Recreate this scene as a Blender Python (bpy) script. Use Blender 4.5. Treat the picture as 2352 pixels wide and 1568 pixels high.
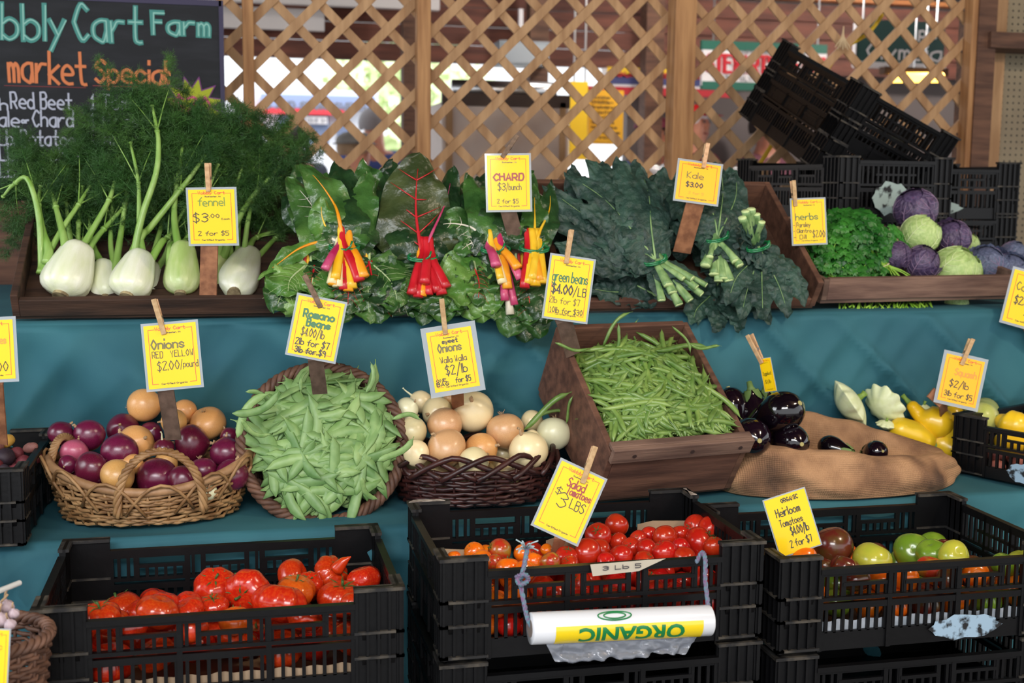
import bpy, bmesh, random, math
import numpy as np
from math import sin, cos, pi, radians, sqrt, atan2
from mathutils import Vector, Matrix, Euler, Quaternion, noise

SC = bpy.context.scene
COL = SC.collection
for _o in list(bpy.data.objects):
    bpy.data.objects.remove(_o, do_unlink=True)

# ---------------------------------------------------------------- camera
EYE = 1.40
YAW, PITCH, ROLL = -13.0, -7.35, 0.6
cam_d = bpy.data.cameras.new('camera')
cam = bpy.data.objects.new('camera', cam_d); COL.objects.link(cam)
cam_d.sensor_width = 36.0
cam_d.lens = 2800 / 2352 * 36
cam_d.clip_start = 0.05; cam_d.clip_end = 200
CR = Matrix.Rotation(radians(YAW), 3, 'Z') @ Matrix.Rotation(radians(90 + PITCH), 3, 'X') @ Matrix.Rotation(radians(ROLL), 3, 'Z')
cam.matrix_world = Matrix.Translation((0, 0, EYE)) @ CR.to_4x4()
SC.camera = cam
cam_d.dof.use_dof = True
cam_d.dof.focus_distance = 2.45
cam_d.dof.aperture_fstop = 4.5

# ---------------------------------------------------------------- sky and lights
wd = bpy.data.worlds.new('sky'); SC.world = wd; wd.use_nodes = True
_nt = wd.node_tree
_bg = _nt.nodes['Background']
_bg.inputs[0].default_value = (0.93, 0.96, 1.0, 1); _bg.inputs[1].default_value = 1.25

def area(name, loc, target, sx, sy, power, color):
    d = bpy.data.lights.new(name, 'AREA'); d.shape = 'RECTANGLE'; d.size = sx; d.size_y = sy
    d.energy = power; d.color = color
    o = bpy.data.objects.new(name, d); COL.objects.link(o)
    o.location = loc
    o.rotation_euler = (Vector(target) - Vector(loc)).to_track_quat('-Z', 'Y').to_euler()
    return o
area('added_key_light', (-0.7, -0.9, 2.9), (0.6, 2.6, 0.8), 2.2, 0.9, 105, (0.97, 0.98, 1.0))  # unseen key lamp added under the roof, standing in for front daylight
area('added_side_light', (-3.6, 1.6, 2.5), (0.6, 2.7, 1.0), 1.6, 1.2, 36, (0.90, 0.96, 1.0))  # another unseen lamp added below the roof, in place of side daylight
def bulb(name, loc, power, color, r=0.05):
    d = bpy.data.lights.new(name, 'POINT'); d.energy = power; d.color = color; d.shadow_soft_size = r
    o = bpy.data.objects.new(name, d); COL.objects.link(o); o.location = loc
bulb('assumed_warm_lamp', (2.4, 1.0, 2.6), 62, (1.0, 0.82, 0.60), 0.07)  # warm lamps out of view, assumed from highlights on the eggplants
bulb('assumed_warm_lamp', (0.7, 0.2, 2.75), 26, (1.0, 0.80, 0.56), 0.07)

sun_d = bpy.data.lights.new('outdoor_daylight', 'SUN'); sun_d.energy = 3.0; sun_d.angle = radians(40)  # soft sun lamp added to brighten the street and shop front
sun = bpy.data.objects.new('outdoor_daylight', sun_d); COL.objects.link(sun); sun.rotation_euler = (radians(28), radians(10), 0)
bulb('market_fill_lamp', (4.6, 6.4, 2.75), 70, (1.0, 0.92, 0.84), 0.1)  # unseen fill lamps, added to brighten the dark interior beyond the lattice
bulb('market_fill_lamp', (2.4, 6.2, 2.75), 45, (1.0, 0.94, 0.88), 0.1)
SC.view_settings.view_transform = 'Standard'
SC.view_settings.look = 'None'
SC.view_settings.exposure = 0.5
SC.view_settings.gamma = 1.0
SC.view_settings.use_curve_mapping = False

# ---------------------------------------------------------------- helpers
F = 2800.0
def ray(px, py):
    return CR @ Vector(((px - 1176) / F, -(py - 784) / F, -1))
def at(px, py, v):
    """the point seen at a pixel of the photograph on the plane y = v of the stand"""
    d = ray(px, py)
    return Vector((0, 0, EYE)) + d * (v / d.y)
def zd(p):
    """depth of a point along the camera's axis"""
    return -((CR.transposed() @ (Vector(p) - Vector((0, 0, EYE)))).z)
def px2m(px, p):
    return px * zd(p) / F

def srgb(r, g, b):
    f = lambda c: (c / 255 / 12.92) if c / 255 <= 0.04045 else ((c / 255 + 0.055) / 1.055) ** 2.4
    return (f(r), f(g), f(b), 1)

def tag(o, label=None, cat=None, group=None, kind=None):
    if label: o['label'] = label
    if cat: o['category'] = cat
    if group: o['group'] = group
    if kind: o['kind'] = kind
    return o
def thing(name, label, cat, loc=(0, 0, 0), rot=None, group=None):
    o = bpy.data.objects.new(name, None); COL.objects.link(o)
    o.empty_display_size = 0.02
    if rot is None: rot = Matrix.Identity(3)
    o.matrix_world = Matrix.Translation(loc) @ rot.to_4x4()
    return tag(o, label, cat, group)
def put(name, me, parent=None, loc=None, rot=None, scale=None):
    """a mesh as one object, a child of parent when there is one"""
    o = bpy.data.objects.new(name, me); COL.objects.link(o)
    if parent is not None: o.parent = parent
    m = Matrix.Identity(4)
    if rot is not None: m = rot.to_4x4()
    if scale is not None:
        s = (scale,) * 3 if not hasattr(scale, '__len__') else scale
        m = m @ Matrix.Diagonal((*s, 1))
    if loc is not None: m = Matrix.Translation(loc) @ m
    o.matrix_basis = m
    return o

class MB:
    """collects shapes into one mesh"""
    def __init__(s): s.v = []; s.f = []; s.mi = []; s.m = 0
    def add(s, vs, fs):
        b = len(s.v); s.v.extend([tuple(x) for x in vs])
        for f in fs: s.f.append(tuple(i + b for i in f)); s.mi.append(s.m)
    def box(s, c, d, R=None, taper=1.0):
        hx, hy, hz = d[0] / 2, d[1] / 2, d[2] / 2
        vs = []
        for z, t in ((-hz, 1), (hz, taper)):
            for x, y in ((-hx, -hy), (hx, -hy), (hx, hy), (-hx, hy)):
                p = Vector((x * t, y * t, z))
                if R is not None: p = R @ p
                vs.append(p + Vector(c))
        s.add(vs, [(3, 2, 1, 0), (4, 5, 6, 7), (0, 1, 5, 4), (1, 2, 6, 5), (2, 3, 7, 6), (3, 0, 4, 7)])
    def bb(s, a, b):
        a = Vector(a); b = Vector(b); s.box((a + b) / 2, [abs(x) for x in (b - a)])
    def bar(s, a, b, w, h, up=(0, 0, 1)):
        a = Vector(a); b = Vector(b); d = b - a; L = d.length; d.normalize()
        u = Vector(up); x = d.cross(u)
        if x.length < 1e-4: x = d.cross(Vector((1, 0, 0)))
        x.normalize(); u = x.cross(d)
        R = Matrix((x, d, u)).transposed()
        s.box((a + b) / 2, (w, L, h), R)
    def tube(s, pts, r, n=8, caps=True, flat=1.0, up=None):
        pts = [Vector(p) for p in pts]; N = len(pts)
        rs = r if hasattr(r, '__len__') else [r] * N
        t0 = (pts[1] - pts[0]).normalized()
        u = Vector(up) if up is not None else (Vector((0, 0, 1)) if abs(t0.z) < .9 else Vector((1, 0, 0)))
        vs = []; fs = []
        for i, p in enumerate(pts):
            t = (pts[min(i + 1, N - 1)] - pts[max(i - 1, 0)])
            if t.length < 1e-9: t = t0
            t.normalize()
            u = (u - t * u.dot(t))
            if u.length < 1e-5: u = t.orthogonal()
            u.normalize(); w = t.cross(u)
            for k in range(n):
                a = 2 * pi * k / n
                vs.append(p + (u * cos(a) * flat + w * sin(a)) * rs[i])
        for i in range(N - 1):
            for k in range(n):
                k2 = (k + 1) % n
                fs.append((i * n + k, i * n + k2, (i + 1) * n + k2, (i + 1) * n + k))
        if caps:
            fs.append(tuple(range(n - 1, -1, -1))); fs.append(tuple((N - 1) * n + k for k in range(n)))
        s.add(vs, fs)
    def grid(s, P, closeu=False, closev=False):
        """P[i][j] points"""
        n = len(P); m = len(P[0]); vs = [p for r in P for p in r]; fs = []
        for i in range(n if closeu else n - 1):
            for j in range(m if closev else m - 1):
                i2 = (i + 1) % n; j2 = (j + 1) % m
                fs.append((i * m + j, i * m + j2, i2 * m + j2, i2 * m + j))
        s.add(vs, fs)
    def poly(s, pts): s.add(pts, [tuple(range(len(pts)))])
    def prism(s, pts, off):
        n = len(pts); off = Vector(off); a = [Vector(p) for p in pts]; b = [p + off for p in a]
        s.add(a + b, [tuple(range(n - 1, -1, -1)), tuple(range(n, 2 * n))] + [(i, (i + 1) % n, n + (i + 1) % n, n + i) for i in range(n)])
    def mesh(s, name, mats, smooth=False):
        me = bpy.data.meshes.new(name); me.from_pydata(s.v, [], s.f)
        for m in (mats if isinstance(mats, (list, tuple)) else [mats]): me.materials.append(m)
        if any(s.mi): me.polygons.foreach_set('material_index', s.mi)
        if smooth: me.polygons.foreach_set('use_smooth', [True] * len(me.polygons))
        me.update(); return me
    def build(s, name, mats, parent=None, smooth=False, **k):
        return put(name, s.mesh(name, mats, smooth), parent, **k)

def subsurf(o, lv=1):
    m = o.modifiers.new('sub', 'SUBSURF'); m.levels = lv; m.render_levels = lv; return o
def bevel(o, w, seg=2):
    m = o.modifiers.new('bev', 'BEVEL'); m.width = w; m.segments = seg; m.limit_method = 'ANGLE'; return o

def crom(pts, n=6):
    """a smooth line through points"""
    P = [Vector(p) for p in pts]
    if len(P) < 3: return [P[0].lerp(P[-1], i / n) for i in range(n + 1)]
    P = [P[0] * 2 - P[1]] + P + [P[-1] * 2 - P[-2]]
    out = []
    for i in range(1, len(P) - 2):
        a, b, c, d = P[i - 1:i + 3]
        for k in range(n):
            t = k / n
            out.append(.5 * ((2 * b) + (c - a) * t + (2 * a - 5 * b + 4 * c - d) * t * t + (3 * b - a - 3 * c + d) * t ** 3))
    out.append(P[-2]); return out
def nz(p, s=1.0, o=0.0):
    return noise.noise(Vector((p[0] * s + o, p[1] * s + o * 1.7, p[2] * s - o)))
def rotm(rx=0, ry=0, rz=0):
    return Euler((radians(rx), radians(ry), radians(rz)), 'XYZ').to_matrix()
def zto(d, spin=0.0):
    """a rotation that takes +Z to direction d"""
    return (Vector(d).to_track_quat('Z', 'Y') @ Quaternion((0, 0, 1), spin)).to_matrix()

# ---------------------------------------------------------------- materials
def mat(name, c, rough=0.5, c2=None, scale=8.0, stretch=(1, 1, 1), c3=None, bump=0.0, bscale=None, spec=0.5, coat=0.0,
        trans=0.0, sss=0.0, metal=0.0, vary=0.0, lo=0.35, hi=0.65, detail=4.0, emit=None, estr=0.0, alpha=1.0, coatr=.05, sheen=0.0, bdist=0.004):
    m = bpy.data.materials.new(name); m.use_nodes = True
    nt = m.node_tree; N = nt.nodes; L = nt.links
    b = N['Principled BSDF']
    b.inputs['Roughness'].default_value = rough
    b.inputs['Specular IOR Level'].default_value = spec
    b.inputs['Metallic'].default_value = metal
    if coat: b.inputs['Coat Weight'].default_value = coat; b.inputs['Coat Roughness'].default_value = coatr
    if trans: b.inputs['Transmission Weight'].default_value = trans
    if sheen: b.inputs['Sheen Weight'].default_value = sheen
    if sss:
        b.inputs['Subsurface Weight'].default_value = sss; b.inputs['Subsurface Radius'].default_value = (.006, .004, .002)
        b.inputs['Subsurface Scale'].default_value = 1.0
    if alpha < 1: b.inputs['Alpha'].default_value = alpha
    if emit: b.inputs['Emission Color'].default_value = emit; b.inputs['Emission Strength'].default_value = estr
    b.inputs['Base Color'].default_value = c
    out = None
    if c2 or bump:
        tc = N.new('ShaderNodeTexCoord'); mp = N.new('ShaderNodeMapping'); mp.inputs['Scale'].default_value = stretch
        oi = N.new('ShaderNodeObjectInfo')
        ad = N.new('ShaderNodeVectorMath'); ad.operation = 'ADD'
        mu = N.new('ShaderNodeVectorMath'); mu.operation = 'SCALE'; mu.inputs['Scale'].default_value = 13.7
        L.new(oi.outputs['Random'], mu.inputs[0]); L.new(tc.outputs['Object'], mp.inputs['Vector'])
        L.new(mp.outputs['Vector'], ad.inputs[0]); L.new(mu.outputs[0], ad.inputs[1])
    if c2:
        nz_ = N.new('ShaderNodeTexNoise'); nz_.inputs['Scale'].default_value = scale; nz_.inputs['Detail'].default_value = detail
        L.new(ad.outputs[0], nz_.inputs['Vector'])
        cr = N.new('ShaderNodeValToRGB'); e = cr.color_ramp.elements
        e[0].position = lo; e[0].color = c; e[1].position = hi; e[1].color = c2
        if c3: x = e.new(min(.97, hi + .12)); x.color = c3
        L.new(nz_.outputs['Fac'], cr.inputs['Fac']); out = cr.outputs['Color']
    if vary:
        if out is None:
            oi = N.new('ShaderNodeObjectInfo')
        hs = N.new('ShaderNodeHueSaturation')
        mr = N.new('ShaderNodeMapRange'); mr.inputs['To Min'].default_value = 1 - vary; mr.inputs['To Max'].default_value = 1 + vary
        L.new(oi.outputs['Random'], mr.inputs['Value']); L.new(mr.outputs[0], hs.inputs['Value'])
        m2 = N.new('ShaderNodeMapRange'); m2.inputs['To Min'].default_value = .5 + vary * .06; m2.inputs['To Max'].default_value = .5 - vary * .06
        L.new(oi.outputs['Random'], m2.inputs['Value']); L.new(m2.outputs[0], hs.inputs['Hue'])
        if out is not None: L.new(out, hs.inputs['Color'])
        else: hs.inputs['Color'].default_value = c
        out = hs.outputs['Color']
    if out is not None: L.new(out, b.inputs['Base Color'])
    if bump:
        n2 = N.new('ShaderNodeTexNoise'); n2.inputs['Scale'].default_value = bscale or scale * 2; n2.inputs['Detail'].default_value = 3
        L.new(ad.outputs[0], n2.inputs['Vector'])
        bp = N.new('ShaderNodeBump'); bp.inputs['Strength'].default_value = bump; bp.inputs['Distance'].default_value = bdist
        L.new(n2.outputs['Fac'], bp.inputs['Height']); L.new(bp.outputs['Normal'], b.inputs['Normal'])
    return m
S = srgb
M = {}
M['teal'] = mat('teal_cloth', S(34, 88, 102), .8, S(48, 106, 116), 3, bump=.15, bscale=350, bdist=.001)
M['black'] = mat('black_plastic', S(8, 8, 10), .42, S(15, 15, 17), 9, lo=.4, hi=.8, bump=.1, bscale=60, vary=.15, spec=.28)
M['dust'] = mat('dusty_black_plastic', S(24, 23, 23), .7, S(92, 84, 72), 30, lo=.45, hi=.8)
M['greywood'] = mat('weathered_wood', S(124, 98, 82), .75, S(84, 62, 52), 5, (1, 9, 9), bump=.3, bscale=25, vary=.12)
M['darkwood'] = mat('dark_crate_wood', S(78, 52, 38), .75, S(44, 28, 20), 5, (1, 9, 9), bump=.3, bscale=25, vary=.1)
M['redwood'] = mat('reddish_wood', S(112, 76, 58), .75, S(76, 48, 36), 5, (1, 9, 9), bump=.25, bscale=25, vary=.1)
M['cedar'] = mat('cedar_slat', S(184, 146, 106), .75, S(154, 116, 80), 4, (8, 8, 1), bump=.15, bscale=30)
M['post'] = mat('cedar_post', S(180, 134, 88), .75, S(144, 100, 62), 5, (9, 9, .7), bump=.2, bscale=25)
M['stake'] = mat('stake_wood', S(160, 108, 74), .75, S(120, 76, 50), 8, (6, 6, 1), bump=.2)
M['stakegrey'] = mat('stake_grey_wood', S(112, 90, 76), .8, S(84, 66, 54), 8, (6, 6, 1), bump=.2)
M['pin'] = mat('clothespin_wood', S(206, 168, 126), .6, S(180, 140, 98), 20, (5, 5, 1), vary=.15)
M['pindark'] = mat('clothespin_old_wood', S(128, 104, 84), .8, S(96, 76, 60), 20, (5, 5, 1))
M['steel'] = mat('steel', (.55, .55, .56, 1), .3, metal=1.0)
# ================================================================ writing
G = {'a': '~46 26 05 03 22 32 44|46 42', 'b': '09 02|~05 26 45 43 22 03', 'c': '~45 26 05 03 22 43', 'd': '49 42|~45 26 05 03 22 43',
 'e': '~04 44 45 26 05 03 22 42', 'f': '~49 38 27 24 22|06 46', 'g': '~45 26 05 03 22 43|~46 43 41 20 01', 'h': '09 02|~05 26 45 42',
 'i': '16 12|18 19', 'k': '09 02|46 04 42', 'l': '19 12', 'm': '06 02|~05 16 25 22|~25 36 45 42', 'n': '06 02|~05 26 45 42',
 'o': '~26 05 03 22 43 45 26', 'p': '06 00|~05 26 45 43 22 03', 'q': '46 40|~45 26 05 03 22 43', 'r': '06 02|~04 15 26 46',
 's': '~45 26 05 24 43 22 03', 't': '~29 23 32 42|06 46', 'u': '~06 03 22 43|46 42', 'v': '06 22 46', 'w': '06 12 25 32 46',
 'y': '06 23|46 00', 'z': '06 46 02 42', 'A': '02 29 42|14 34', 'B': '02 09|~09 39 47 26 06|~06 36 44 32 02', 'C': '~48 29 06 05 22 43',
 'D': '02 09|~09 39 46 45 32 02', 'E': '49 09 02 42|06 36', 'F': '49 09 02|06 36', 'G': '~48 29 06 05 22 44|44 45 25', 'H': '09 02|49 42|06 46',
 'I': '29 22|19 39|12 32', 'K': '09 02|49 05 42', 'L': '09 02 42', 'M': '02 09 25 49 42', 'N': '02 09 42 49', 'O': '~29 06 05 22 45 46 29',
 'P': '02 09|~09 39 47 46 35 05', 'R': '02 09|~09 39 47 46 35 05|25 42', 'S': '~48 29 07 26 44 22 03', 'T': '22 29|09 49', 'U': '~09 04 22 44 49',
 'V': '09 22 49', 'W': '09 12 26 32 49', 'Y': '09 25 49|25 22', 'Z': '09 49 02 42', '0': '~29 06 05 22 45 46 29', '1': '17 29 22|12 32',
 '2': '~08 29 48 25 02|02 42', '3': '~08 29 47 26 16|~26 44 22 03', '4': '39 04 44|39 32', '5': '49 09 06|~06 36 44 32 02',
 '6': '~49 06 03 22 43 35 05', '7': '09 49 22', '8': '~26 07 29 47 26 04 22 44 26', '9': '~45 26 07 29 47 45 42', '$': '~48 29 07 26 44 22 03|2a 21',
 '/': '00 4a', '.': '12 13', ':': '12 13|15 16', '-': '15 45', "'": '19 17', '!': '19 14|12 13', '=': '04 44|06 46', ',': '13 01'}
_hx = lambda c: int(c, 16)
def glyph(ch):
    out = []
    for part in G.get(ch, '').split('|'):
        if not part: continue
        sm = part[0] == '~'
        pts = [Vector((_hx(q[0]), _hx(q[1]) - 2, 0)) for q in part.lstrip('~').split()]
        out.append(crom(pts, 4) if sm else pts)
    return out
def strokes(text, width, cap, rnd=None, jit=0.0):
    """polylines of a hand-lettered line, fitted to a width; baseline at 0"""
    x = 0; pl = []
    for ch in text:
        if ch == ' ': x += 3.2; continue
        g = glyph(ch)
        w = max([p.x for l in g for p in l], default=2)
        mn = min([p.x for l in g for p in l], default=0)
        j = (rnd.uniform(-jit, jit) if rnd else 0); sl = (rnd.uniform(-.06, .06) if rnd else 0)
        for l in g: pl.append([(x + p.x - mn + sl * p.y, p.y + j) for p in l])
        x += w - mn + 1.5
    tot = max(x - 1.5, .1); k = width / tot; c = cap / 7
    return [[(a * k, b * c) for a, b in l] for l in pl]
def ink(mb, pls, o, ex, ey, n, w, lift=.0006):
    """flat strokes of width w on the plane (o, ex, ey), n its normal; each stroke one ribbon, laid over the one before"""
    o = Vector(o); ex = Vector(ex); ey = Vector(ey); n = Vector(n).normalized()
    for k, l in enumerate(pls):
        P = [o + ex * a + ey * b for a, b in l]
        P = [p for i, p in enumerate(P) if i == 0 or (p - P[i - 1]).length > 1e-6]
        if len(P) < 2: continue
        P[0] = P[0] + (P[0] - P[1]).normalized() * w * .35; P[-1] = P[-1] + (P[-1] - P[-2]).normalized() * w * .35
        vs = []; N = len(P)
        for i, p in enumerate(P):
            d1 = (P[i] - P[i - 1]).normalized() if i else None
            d2 = (P[i + 1] - P[i]).normalized() if i < N - 1 else None
            d = ((d1 or d2) + (d2 or d1))
            if d.length < .3: d = (d2 or d1)
            d.normalize(); s = d.cross(n) * (w / 2)
            if d1 and d2: s = s * min(1.5, 1 / max(.5, d.dot(d2)))
            q_ = n * (lift + .00007 * (k % 7) + .00006 * i / N)
            vs += [p - s + q_, p + s + q_]
        mb.add(vs, [(2 * i + 1, 2 * i, 2 * i + 2, 2 * i + 3) for i in range(N - 1)])

# ================================================================ setting
M['concrete'] = mat('concrete', S(120, 118, 114), .85, S(96, 94, 92), 3)
M['roofwood'] = mat('roof_boards', S(70, 42, 28), .8, S(48, 28, 18), 3, (1, 8, 8))
M['fascia'] = mat('brown_fascia_boards', S(124, 72, 56), .7, S(84, 46, 36), 2.5, (1, 1, 9))
M['whitepaint'] = mat('white_painted_board', S(212, 206, 204), .6)
def structure(name, mb, m): return tag(mb.build(name, m), kind='structure')
q = MB(); q.bb((-9, -4, -.05), (12, 9.2, 0)); structure('floor', q, M['concrete'])
q = MB(); q.bb((-14, 9.2, -.06), (24, 40, -.01)); structure('street', q, mat('pale_street', S(205, 205, 205), .9))
q = MB(); q.bb((-6, -2.6, 3.05), (9, 8.6, 3.15))
for i in range(9): q.bb((-6, -2.2 + i * 1.3, 2.93), (9, -2.12 + i * 1.3, 3.05))
structure('ceiling', q, M['roofwood'])
q = MB()
z0 = at(1000, 143, 8).z
for i in range(4):
    q.bb((-2.5, 8.0, z0 + i * .12), (5.6, 8.05, z0 + i * .12 + .113))
structure('trim_1', q, M['fascia'])
q = MB(); q.bb((-2.5, 7.9, z0 + .49), (5.6, 8.0, z0 + .52)); structure('trim_2', q, mat('orange_edge_trim', S(190, 120, 66), .6))
q = MB(); a = at(500, 62, 7.7); b = at(745, 22, 7.7); q.bb((a.x - 1, 7.7, a.z), (b.x, 7.74, b.z)); structure('trim_3', q, M['whitepaint'])
q = MB(); q.bb((-2.5, 7.5, at(700, 10, 7.5).z), (at(1010, 10, 7.5).x, 7.56, at(700, -30, 7.5).z)); structure('trim_4', q, M['whitepaint'])
q = MB(); q.bb((at(940, 0, 7.3).x, 7.3, z0 + .55), (5.6, 7.4, 2.93)); structure('trim_5', q, M['roofwood'])
for k, px in enumerate((946, 1235, 1500)):
    q = MB(); a = at(px, 80, 7.6); q.bb((a.x - .06, 7.55, 0), (a.x + .06, 7.67, 2.93)); structure('trim_%d' % (6 + k), q, M['redwood'])
# wall at the far side with the counter stalls
q = MB(); q.bb((at(1440, 300, 8.3).x, 8.3, 0), (6.5, 8.4, 2.93)); structure('wall_back', q, mat('dim_grey_wall', S(112, 102, 100), .8))
# perforated wall beside the stand
q = MB(); q.bb((at(2262, 200, 4.35).x, 4.35, 0), (4.6, 4.37, 2.93)); wr = structure('wall_right', q, mat('pegboard', S(150, 136, 110), .7, S(132, 118, 96), 4))
def pegholes(m):
    nt = m.node_tree; N = nt.nodes; L = nt.links; b = N['Principled BSDF']
    tc = N.new('ShaderNodeTexCoord'); mp = N.new('ShaderNodeVectorMath'); mp.operation = 'SCALE'; mp.inputs['Scale'].default_value = 1 / .0254
    L.new(tc.outputs['Object'], mp.inputs[0])
    fr = N.new('ShaderNodeVectorMath'); fr.operation = 'FRACTION'; L.new(mp.outputs[0], fr.inputs[0])
    sb = N.new('ShaderNodeVectorMath'); sb.operation = 'SUBTRACT'; sb.inputs[1].default_value = (.5, .5, .5); L.new(fr.outputs[0], sb.inputs[0])
    ml = N.new('ShaderNodeVectorMath'); ml.operation = 'MULTIPLY'; ml.inputs[1].default_value = (1, 0, 1); L.new(sb.outputs[0], ml.inputs[0])
    ln = N.new('ShaderNodeVectorMath'); ln.operation = 'LENGTH'; L.new(ml.outputs[0], ln.inputs[0])
    lt = N.new('ShaderNodeMath'); lt.operation = 'LESS_THAN'; lt.inputs[1].default_value = .16; L.new(ln.outputs['Value'], lt.inputs[0])
    mx = N.new('ShaderNodeMixRGB'); L.new(lt.outputs[0], mx.inputs['Fac'])
    src = b.inputs['Base Color'].links[0].from_socket; L.new(src, mx.inputs['Color1']); mx.inputs['Color2'].default_value = S(40, 34, 28)
    L.new(mx.outputs[0], b.inputs['Base Color'])
pegholes(wr.data.materials[0])
q = MB(); a = at(2243, 200, 4.15); q.bb((a.x - .025, 4.12, 0), (a.x + .05, 4.25, 2.93)); structure('trim_9', q, M['redwood'])
q = MB(); a = at(2285, 200, 4.27); q.bb((a.x - .05, 4.26, 0), (a.x + .03, 4.33, 2.93)); structure('trim_10', q, M['cedar'])
q = MB(); a = at(2248, 78, 4.18); b = at(2352, 118, 4.18); q.bb((a.x, 4.10, b.z), (4.6, 4.26, a.z)); structure('trim_11', q, M['redwood'])

# ---------------------------------------------------------------- lattice screen
LV = 4.2
ls = thing('lattice_screen', 'tan wooden lattice screen with square posts behind the vegetable stand', 'lattice', (1.0, LV, 0))
hc = at(628, 164, LV); DG = .1527
X0, X1, Z0, Z1 = -1.2, at(2222, 200, LV).x, .9, 2.75
def clip(c, sgn):
    pts = []
    for x in (X0, X1):
        z = (x - c) * sgn
        if Z0 - 1e-6 <= z <= Z1 + 1e-6: pts.append((x, z))
    for z in (Z0, Z1):
        x = c + z * sgn
        if X0 < x < X1: pts.append((x, z))
    return pts[:2] if len(pts) >= 2 else None
for sgn, y in ((1, -.008), (-1, .003)):
    q = MB(); base = hc.x - sgn * hc.z
    for k in range(-40, 60):
        c = base + (k + .5) * DG
        p = clip(c, sgn)
        if p: q.bar((p[0][0] - 1.0, y, p[0][1]), (p[1][0] - 1.0, y, p[1][1]), .030, .010, up=(0, 1, 0))
    q.build('lattice_slats', M['cedar'], ls)
for px, w, d in ((571, .036, .05), (967, .046, .06), (1550, .078, .085), (2214, .05, .06)):
    q = MB(); a = at(px, 200, LV)
    q.bb((a.x - w / 2 - 1.0, -.012 - d, 0), (a.x + w / 2 - 1.0, -.0135, 2.93))
    bevel(q.build('post', M['post'], ls), .004)
q = MB(); q.bb((X0 - 1, -.03, .84), (X1 - 1, .012, .9)); q.build('bottom_rail', M['post'], ls)

# ---------------------------------------------------------------- chalkboard
BV = 4.05
tr = at(508, 6, BV); bl = at(-330, 480, BV); br = at(508, 480, BV)
cb = thing('chalkboard', 'large black chalkboard with coloured chalk lettering standing behind the fennel', 'chalkboard', (tr.x, BV, bl.z))
M['slate'] = mat('slate', S(20, 22, 27), .8, S(40, 42, 48), 6, (1, 1, 5), lo=.45, hi=.9)
WB, HB = tr.x - bl.x, tr.z - bl.z
q = MB(); q.bb((-WB, 0, 0), (0, .012, HB)); q.build('board', M['slate'], cb)
q = MB()
for a, b in (((-WB, -.004, HB - .012), (0, .014, HB + .006)), ((-.008, -.004, 0), (.006, .014, HB + .006)), ((-WB, -.004, -.006), (0, .014, .006))): q.bb(a, b)
q.build('frame', mat('purple_black_edge', S(38, 30, 66), .6), cb)
R_ = random.Random(5)
def chalk(name, lines, m, sw, lay=0):
    q = MB()
    for x0, x1, y, cap, t in lines:
        o = at(x0, y, BV) - Vector((tr.x, BV, bl.z)); o.y = -.0015
        w = (at(x1, y, BV) - at(x0, y, BV)).length
        c = px2m(cap, at(x0, y, BV)); o.y = -.0015 - lay
        pls = strokes(t, w, c, R_, .15)
        ink(q, pls, o, (1, 0, 0), (0, 0, 1), (0, -1, 0), px2m(sw, at(x0, y, BV)), 0)
    q.build(name, m, cb)
CH = lambda n, c: mat(n, c, .95)
chalk('lettering', [(-97, 150, 86, 80, 'Wobbly'), (172, 325, 92, 80, 'Cart'), (352, 480, 78, 48, 'Farm')], CH('teal_chalk', S(74, 138, 130)), 11)
chalk('lettering', [(-96, 151, 86, 80, 'Wobbly'), (173, 326, 92, 80, 'Cart'), (353, 481, 78, 48, 'Farm')], CH('pale_teal_chalk', S(140, 190, 178)), 3, .001)
chalk('lettering', [(22, 198, 188, 72, 'market'), (220, 388, 188, 50, 'Special:')], CH('orange_chalk', S(206, 122, 78)), 7)
chalk('lettering', [(-95, 18, 250, 26, 'bunch'), (26, 165, 248, 36, 'Red Beet'), (210, 362, 250, 33, '1 Tomato'), (-25, 45, 290, 34, 'Kale'), (50, 66, 282, 11, 'or'),
    (75, 168, 290, 36, 'Chard'), (210, 372, 292, 33, '1 Parsley'), (-30, 190, 332, 34, '2 Lb. Potatoes'), (210, 380, 332, 33, '1 Arugula'),
    (-30, 180, 368, 32, '2 Lb. Zucchini'), (-30, 150, 406, 32, '2 Lb. Beans')], CH('white_chalk', S(176, 180, 196)), 4)
q = MB()
for x0, x1 in ((10, 198), (213, 384)):
    a = at(x0, 196, BV); b = at(x1, 202, BV); q.bb((a.x - tr.x, -.003, b.z - bl.z), (b.x - tr.x, 0, a.z - bl.z))
q.build('underline', CH('red_chalk', S(150, 70, 72)), cb)
sc = at(442, 245, BV); so = Vector((sc.x - tr.x, 0, sc.z - bl.z))
for r1, r2, dy, c, n in ((.098, .062, .002, S(120, 66, 120), 'burst_outline'), (.088, .056, .004, S(160, 168, 46), 'burst')):
    q = MB(); pts = [so + Vector((cos(i * pi / 12) * (r1 * (1 + .12 * sin(i * 2.3)) if i % 2 else r2), -dy, sin(i * pi / 12) * (r1 if i % 2 else r2))) for i in range(24)]
    for i in range(24): q.add([so + Vector((0, -dy, 0)), pts[i], pts[(i + 1) % 24]], [(0, 1, 2)])
    q.build(n, CH(n, c), cb)
q = MB(); o = so + Vector((-.055, -.006, -.02)); ink(q, strokes('$20', .11, .05), o, (1, 0, 0), (0, 0, 1), (0, -1, 0), .007, 0)
q.build('lettering', CH('pink_chalk', S(205, 80, 130)), cb)
q = MB()
for i in range(4): q.bb((-1.9, 3.98, .08 + i * .318), (.0, 4.0, .08 + i * .318 + .30))
for x in (-1.7, -.9, -.1): q.bb((x, 4.0, 0), (x + .09, 4.045, 1.28))
tag(q.build('plank_fence', M['redwood']), 'reddish plank backing below the chalkboard behind the fennel crate', 'fence')

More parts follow.
